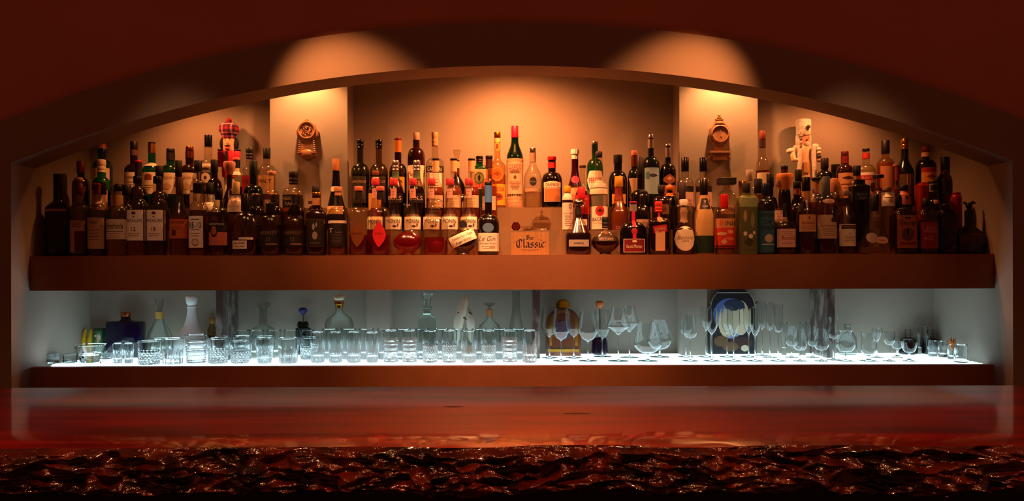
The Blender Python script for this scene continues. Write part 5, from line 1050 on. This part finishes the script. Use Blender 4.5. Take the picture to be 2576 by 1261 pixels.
# white decanter
r, k = vessel('white faceted porcelain decanter with flared base', 'decanter', 482, [(40, 894), (43, 888), (44, 866), (42, 852), (34, 841), (20, 822), (13, 800), (10.5, 780), (11, 775), (10.5, 774)], 'p:#f4f6f8:.35', 3.46, 10, group=DC)
MB().lathe([(11.5 * k, zb_(775, 482, 3.46)), (12 * k, zb_(772, 482, 3.46)), (9 * k, zb_(770, 482, 3.46)), (13 * k, zb_(764, 482, 3.46)), (15.5 * k, zb_(750, 482, 3.46)), (14 * k, zb_(746, 482, 3.46)), (10 * k, zb_(744, 482, 3.46))], 10).out('stopper', 'p:#f4f6f8:.35', r)
# small corked amber bottle
r = empty('miniature_bottle', (at(533, 3.537), 3.537, ZL), 'small corked amber bottle half hidden by the left marble slab', 'bottle')
MB().lathe([(.016, 0), (.0195, .003), (.0195, zb_(840, 531)), (.019, zb_(830, 531)), (.011, zb_(822, 531)), (.010, zb_(815, 531))], 18).out('glass_body', 't:#d8c8a0', r)
MB().lathe([(.0112, zb_(816, 531)), (.0125, zb_(813, 531)), (.0125, zb_(803, 531)), (.010, zb_(801, 531))], 16).out('cork', 'p:#b88a3c', r)
MB().lathe([(.0175, .003), (.0175, zb_(846, 531))], 16).out('liquid', 'l:#b0843c', r)
# square decanter with flat stopper
r, k = vessel('square-shouldered clear decanter with flat disc stopper', 'decanter', 662, [(28, 892), (30, 886), (29, 838), (26, 826), (10, 817), (9, 800), (9, 782), (10, 774)], TG, 3.515, group=DC, ay=.74)
MB().lathe([(6 * k, zb_(784, 662, 3.515)), (8 * k, zb_(774, 662, 3.515)), (16 * k, zb_(771, 662, 3.515)), (16 * k, zb_(762, 662, 3.515)), (14 * k, zb_(761, 662, 3.515))], 16).out('stopper', 'G:#eef2f0', r)
# roses
def rose(label, x, top, petal, vase_prof, vmat, leaf, y=3.47, tilt=0):
    r = empty('rose_in_vase', (at(x, y), y, ZL + .0006), label, 'flower vase'); k = y / F
    z = lambda py: zb_(py, x, y)
    b = MB(); c = z(top + 13)
    for ring, (n, rr, hh, op) in enumerate(((1, .006, .012, 0), (3, .010, .012, .2), (5, .014, .010, .5), (5, .017, .006, .9))):
        for i in range(n):
            t = 2 * pi * i / n + ring * .5; v = []; f = []
            for a in range(5):
                for h_ in range(4):
                    aa = t + (a - 2) / 2 * (1.3 if n > 1 else pi); hf = h_ / 3
                    rad = rr * (0.45 + .55 * sin(hf * 2.2)) * (1 + op * .25 * hf * hf)
                    v.append((rad * cos(aa), rad * sin(aa), c - .016 + hf * (.018 + hh) - .004 * abs(a - 2) / 2 * hf))
            for a in range(4):
                for h_ in range(3): q_ = a * 4 + h_; f.append((q_, q_ + 4, q_ + 5, q_ + 1))
            b.add(v, f)
    b.ball((0, 0, c - .012), (.011, .011, .008), 12, 8)
    b.out('bloom', petal, r)
    MB().tube([(0, 0, z(880)), (.002, 0, z(830)), (0, 0, c - .016)], .0022, 6).out('stem', 'p:#16240f', r)
    for s, lx in ((-1, .016), (1, .018)):
        if leaf:
            b = MB(); b.ball((s * lx * .7, -.004, z(leaf)), (.014, .006, .017), 10, 8); b.out('leaf', 'p:#141c18', r)
    MB().lathe([(a * k, z(c_)) for a, c_ in vase_prof], 20).out('vase', vmat, r)
    return r
rose('dark blue artificial rose with dark leaves in a grey glass vase', 762, 769, procmat('blue_petal', '#101448', '#20288a', 40, .6), [(15, 892), (17, 888), (18, 850), (19, 826), (17.5, 826), (16, 850), (15, 884), (2, 886)], 't:#6a7878', 818, y=3.52)
rose('orange rose standing in a dark purple vase behind the wine glasses', 1508, 752, procmat('amber_petal', '#b8501c', '#e8843c', 40, .6), [(18, 892), (21, 888), (20, 862), (17, 852), (15, 851), (14, 856), (2, 860)], 'c:#1c0c24', 0, y=3.525)
# ball-stoppered jug
r, k = vessel('broad-shouldered clear jug with cream ball stopper and gold collar', 'decanter', 853, [(32, 892), (35, 886), (36, 830), (35, 812), (30, 801), (14, 790), (9, 782), (9, 768)], TG, 3.47, group=DC)
MB().lathe([(9.5 * k, zb_(775, 853, 3.47)), (10 * k, zb_(768, 853, 3.47)), (12 * k, zb_(766, 853, 3.47)), (12 * k, zb_(759, 853, 3.47)), (9 * k, zb_(757, 853, 3.47))], 18).out('gold_collar', 'm:gold', r)
MB().ball((0, 0, zb_(750, 853, 3.47)), (13.5 * k, 13.5 * k, 9 * k), 18, 12).out('ball_stopper', 'p:#e0d4bc:.3', r)
# crystal decanter with fan stopper
r, k = vessel('square crystal decanter with fluted body and flared stopper', 'decanter', 1074, [(21, 892), (23, 886), (22.5, 808), (20, 799), (10, 792), (8, 785), (10, 779), (14, 774), (11, 771)], 'G:#dfe6e2', group=DC, n=5, ay=.9)
MB().lathe([(7 * k, zb_(772, 1074)), (9 * k, zb_(762, 1074)), (10 * k, zb_(756, 1074)), (15 * k, zb_(739, 1074)), (13 * k, zb_(737, 1074))], 10).out('stopper', 'G:#eef2f0', r, smooth=False)
# white bird figurine
x = 1168; r = empty('bird_figurine', (at(x, 3.47), 3.47, ZL), 'white porcelain figurine of two nestling birds', 'figurine'); k = 3.47 / F; z = lambda py: zb_(py, x, 3.47)
POR = procmat('white_porcelain', '#d8d0b8', '#e8e2d0', 20, .3)
MB().lathe([(22 * k, 0), (24 * k, .004), (22 * k, z(878)), (14 * k, z(866))], 20).out('rocky_base', procmat('mossy_base', '#8a8468', '#d0c8b0', 40, .6, .6), r)
MB().tube([(-16 * k, 0, z(872)), (-17 * k, 0, z(840)), (-15 * k, 0, z(812)), (-6 * k, 0, z(784)), (0, 0, z(762)), (1 * k, 0, z(752)), (1 * k, -.002, z(746))], [.006, 10 * k, 13 * k, 13 * k, 10 * k, 7.5 * k, 3 * k], 14).out('bird_body', POR, r)
MB().tube([(15 * k, .003, z(872)), (16 * k, .003, z(836)), (16 * k, .003, z(812)), (11 * k, .003, z(790)), (6 * k, 0, z(776)), (4 * k, 0, z(770))], [.005, 9 * k, 11 * k, 9 * k, 6 * k, 2 * k], 14).out('bird_body', POR, r)
for u, py in ((-14, 787), (14, 787), (0, 800)):
    b = MB(); b.ball((u * k, -.016, z(py)), (.006, .004, .004), 10, 6); b.ball((u * k + .006, -.015, z(py + 3)), (.005, .003, .004), 10, 6)
    tag(b.out('leaf_sprig', 'p:#5a5a2c', r), 'olive leaf sprig')
# corked clear decanter
r, k = vessel('wide clear decanter with orange cork and thin disc stopper', 'decanter', 1231, [(28, 892), (30, 886), (29, 832), (25, 818), (10, 806), (7, 796), (7, 786)], TG, group=DC)
MB().lathe([(7 * k, zb_(797, 1231)), (8 * k, zb_(794, 1231)), (8 * k, zb_(779, 1231)), (6 * k, zb_(778, 1231))], 16).out('cork', 'p:#c88a50', r)
MB().lathe([(3 * k, zb_(778, 1231)), (3.5 * k, zb_(772, 1231)), (14 * k, zb_(767, 1231)), (14 * k, zb_(763, 1231)), (12 * k, zb_(762, 1231))], 16).out('stopper', TG, r)
vessel('very tall clear bottle reaching the shelf above, left of thin marble slab', 'tall_bottle', 1298, [(19, 892), (21, 886), (20, 846), (17, 822), (12, 800), (10, 780), (9, 750), (10, 738), (9, 733)], TG, group=DC)
# arched gilt clock
x = 1416; y = 3.49; k = y / F; cx = at(x, y); r = empty('arched_clock', (cx, y, ZL), 'arched brown and gilt mantel clock with brass dome behind wine glasses', 'clock')
z = lambda py: zb_(py, x, y)
hw = 44 * k; ar = [(-hw, 0), (hw, 0), (hw, z(815))] + [(hw * cos(t), z(815) + 40 * k * sin(t)) for t in [pi * i / 16 for i in range(1, 16)]] + [(-hw, z(815))]
MB().prism(ar[::-1], -.02, .05).out('case', procmat('amber_wood', '#5a2408', '#9a4c14', 8, .3, coat=.6), r, smooth=False)
def arch_ring(b, ro, ri, y0, y1, zb0):
    n = 20; v = []; f = []
    pts = [(pi * i / n) for i in range(n + 1)]
    o_ = [(ro, zb0)] + [(ro * cos(t), z(815) + ro * sin(t)) for t in pts] + [(-ro, zb0)]; i_ = [(ri, zb0)] + [(ri * cos(t), z(815) + ri * sin(t)) for t in pts] + [(-ri, zb0)]
    for a, c in zip(o_, i_): v += [(a[0], y0, a[1]), (c[0], y0, c[1]), (a[0], y1, a[1]), (c[0], y1, c[1])]
    for i in range(len(o_) - 1):
        q_ = 4 * i; f += [(q_, q_ + 1, q_ + 5, q_ + 4), (q_ + 2, q_ + 6, q_ + 7, q_ + 3), (q_, q_ + 4, q_ + 6, q_ + 2), (q_ + 1, q_ + 3, q_ + 7, q_ + 5)]
    f += [(0, 2, 3, 1), (len(v) - 4, len(v) - 3, len(v) - 1, len(v) - 2)]
    return b.add(v, f)
arch_ring(MB(), 36 * k, 29 * k, -.03, -.0205, z(868)).out('gilt_arch', 'm:gold', r, smooth=False)
b = MB(); b.box((-39 * k, -.028, z(884)), (39 * k, -.0205, z(877))); b.out('gilt_sill', 'm:gold', r, smooth=False)
ydisc(MB(), 0, z(830), [(24 * k, .0205), (24 * k, .024), (22 * k, .0245), (.001, .0235)], 28).out('dial', 'p:#4a3850', r)
MB().lathe([(16 * k, z(776)), (19 * k, z(774)), (17 * k, z(762)), (10 * k, z(755)), (2 * k, z(753))], 24, ay=.8).out('brass_dome', 'm:#c8a030', r)
# arched picture
x = 1842; y = 3.54; k = y / F; r = empty('arched_picture', (at(x, y), y, ZL), 'arched dark picture with blue and cream shapes behind the champagne flutes', 'picture')
z = lambda py: zb_(py, x, y); hw = 60 * k
def pic(b, pts, yy, mi): b.add([(px_ * k, yy, z(py_)) for px_, py_ in pts], [tuple(range(len(pts)))], mi)
b = MB(); zt_ = ZS0 - ZL - .003
sh_ = [(-hw, 0), (hw, 0), (hw, z(775))] + [(54 * k * cos(t), min(z(775) + 56 * k * sin(t), zt_)) for t in [pi * i / 14 for i in range(0, 15)]] + [(-hw, z(775))]
MB().prism(sh_[::-1], -.006, .004).out('picture_board', 'p:#15161c', r, smooth=False)
b = MB(); mats = ['p:#4a6aa8', 'p:#d8c8a8', 'p:#6a4a28', 'p:#3a1a18', 'p:#8aa0c8', 'p:#23324e']
el = lambda cx_, cy_, rx, ry, a0=0, a1=2 * pi, n=18: [(cx_ + rx * cos(a0 + (a1 - a0) * i / n), cy_ - ry * sin(a0 + (a1 - a0) * i / n)) for i in range(n + (0 if a1 - a0 > 6 else 1))][::1]
pic(b, el(-6, 790, 42, 40), -.0066, 0); pic(b, el(-4, 806, 34, 46), -.0070, 4); pic(b, el(20, 800, 22, 44), -.0074, 1); pic(b, el(-16, 812, 20, 36), -.0078, 1)
pic(b, el(4, 768, 26, 14), -.0082, 5); pic(b, el(-30, 858, 18, 14), -.0082, 2); pic(b, el(20, 862, 30, 16), -.0082, 3); pic(b, el(-6, 872, 20, 12), -.0086, 2); pic(b, el(30, 876, 10, 8), -.0090, 1)
b.out('picture_print', mats, r, smooth=False)
for s in (-1, 1): MB().box((s * 58 * k - .004, -.014, z(765)), (s * 58 * k + .004, -.007, z(758))).out('corner_fitting', 'm:sil', r, smooth=False)
zc_ = min(z(736), zt_ - .004)
MB().tube([(57 * k, -.009, .002), (57 * k, -.009, z(775)), (52 * k, -.009, z(752)), (40 * k, -.009, zc_), (-40 * k, -.009, zc_), (-52 * k, -.009, z(752)), (-57 * k, -.009, z(775)), (-57 * k, -.009, .002)], .0025, 6).out('picture_frame', 'p:#8a9088', r)
# clear stoppered bottle behind the tulip glass, black lidded jars
r, k = vessel('clear stoppered bottle behind the tulip glass', 'decanter', 2131, [(22, 892), (24, 886), (22, 850), (14, 836), (8, 830), (8, 824)], TG, group=DC)
MB().lathe([(5 * k, zb_(826, 2131)), (8 * k, zb_(822, 2131)), (8.5 * k, zb_(817, 2131)), (6 * k, zb_(816, 2131))], 12).out('stopper', TG, r)
for x, py, w, lab in ((2284, 855, 22, 'black lidded jar with wire loop behind the coupe'), (2340, 857, 22, 'black lidded jar with wire loop beside the slim tube glasses')):
    yy = 3.52; k = yy / F; r = empty('lidded_jar', (at(x, yy), yy, ZL), lab, 'jar', 'black lidded jars')
    MB().lathe([(w * k * .9, 0), (w * k, .004), (w * k, zb_(py + 8, x, yy)), (w * k * .8, zb_(py, x, yy))], 20).out('jar_body', 'c:#0a0a0c', r)
    MB().lathe([(w * k * .82, zb_(py, x, yy) + .0005), (w * k * .84, zb_(py - 3, x, yy)), (w * k * .5, zb_(py - 6, x, yy)), (.003, zb_(py - 7, x, yy))], 20).out('lid', 'c:#101012', r)
    z0 = zb_(py - 4, x, yy); h = zb_(py - 26, x, yy)
    MB().tube([(-.012, 0, z0), (-.012, 0, h), (.012, 0, h), (.012, 0, z0)], .0016, 6).out('wire_loop', 'p:blk', r)

# parts of parts
def nest(root, parent, *kids):
    ch = list(root.children); base = lambda o: o.name.split('.')[0]
    p = next(o for o in ch if base(o) == parent)
    for o in ch:
        if base(o) in kids: o.parent = p
for root in [o for o in bpy.data.objects if o.type == 'EMPTY']:
    kind = root.name.split('.')[0]; names = {c.name.split('.')[0] for c in root.children}
    if kind == 'nutcracker_figurine':
        nest(root, 'head', 'nose', 'moustache', 'eyes', 'mouth', 'hair', 'beard')
        if 'tartan_beret' in names: nest(root, 'tartan_beret', 'pompom')
        else: nest(root, 'fur_hat', 'star_badge')
    elif kind == 'wall_plaque':
        if 'roundel_rim' in names: nest(root, 'roundel_rim', 'gilt_relief')
        else: nest(root, 'dial_rim', 'pendulum_hand')
    elif kind == 'lidded_jar': nest(root, 'lid', 'wire_loop')
    elif kind == 'bar_sign': nest(root, 'sign_plate', 'lettering')
    elif kind == 'arched_picture': nest(root, 'picture_board', 'picture_print')
    elif kind == 'bird_figurine': nest(root, 'bird_body', 'leaf_sprig')
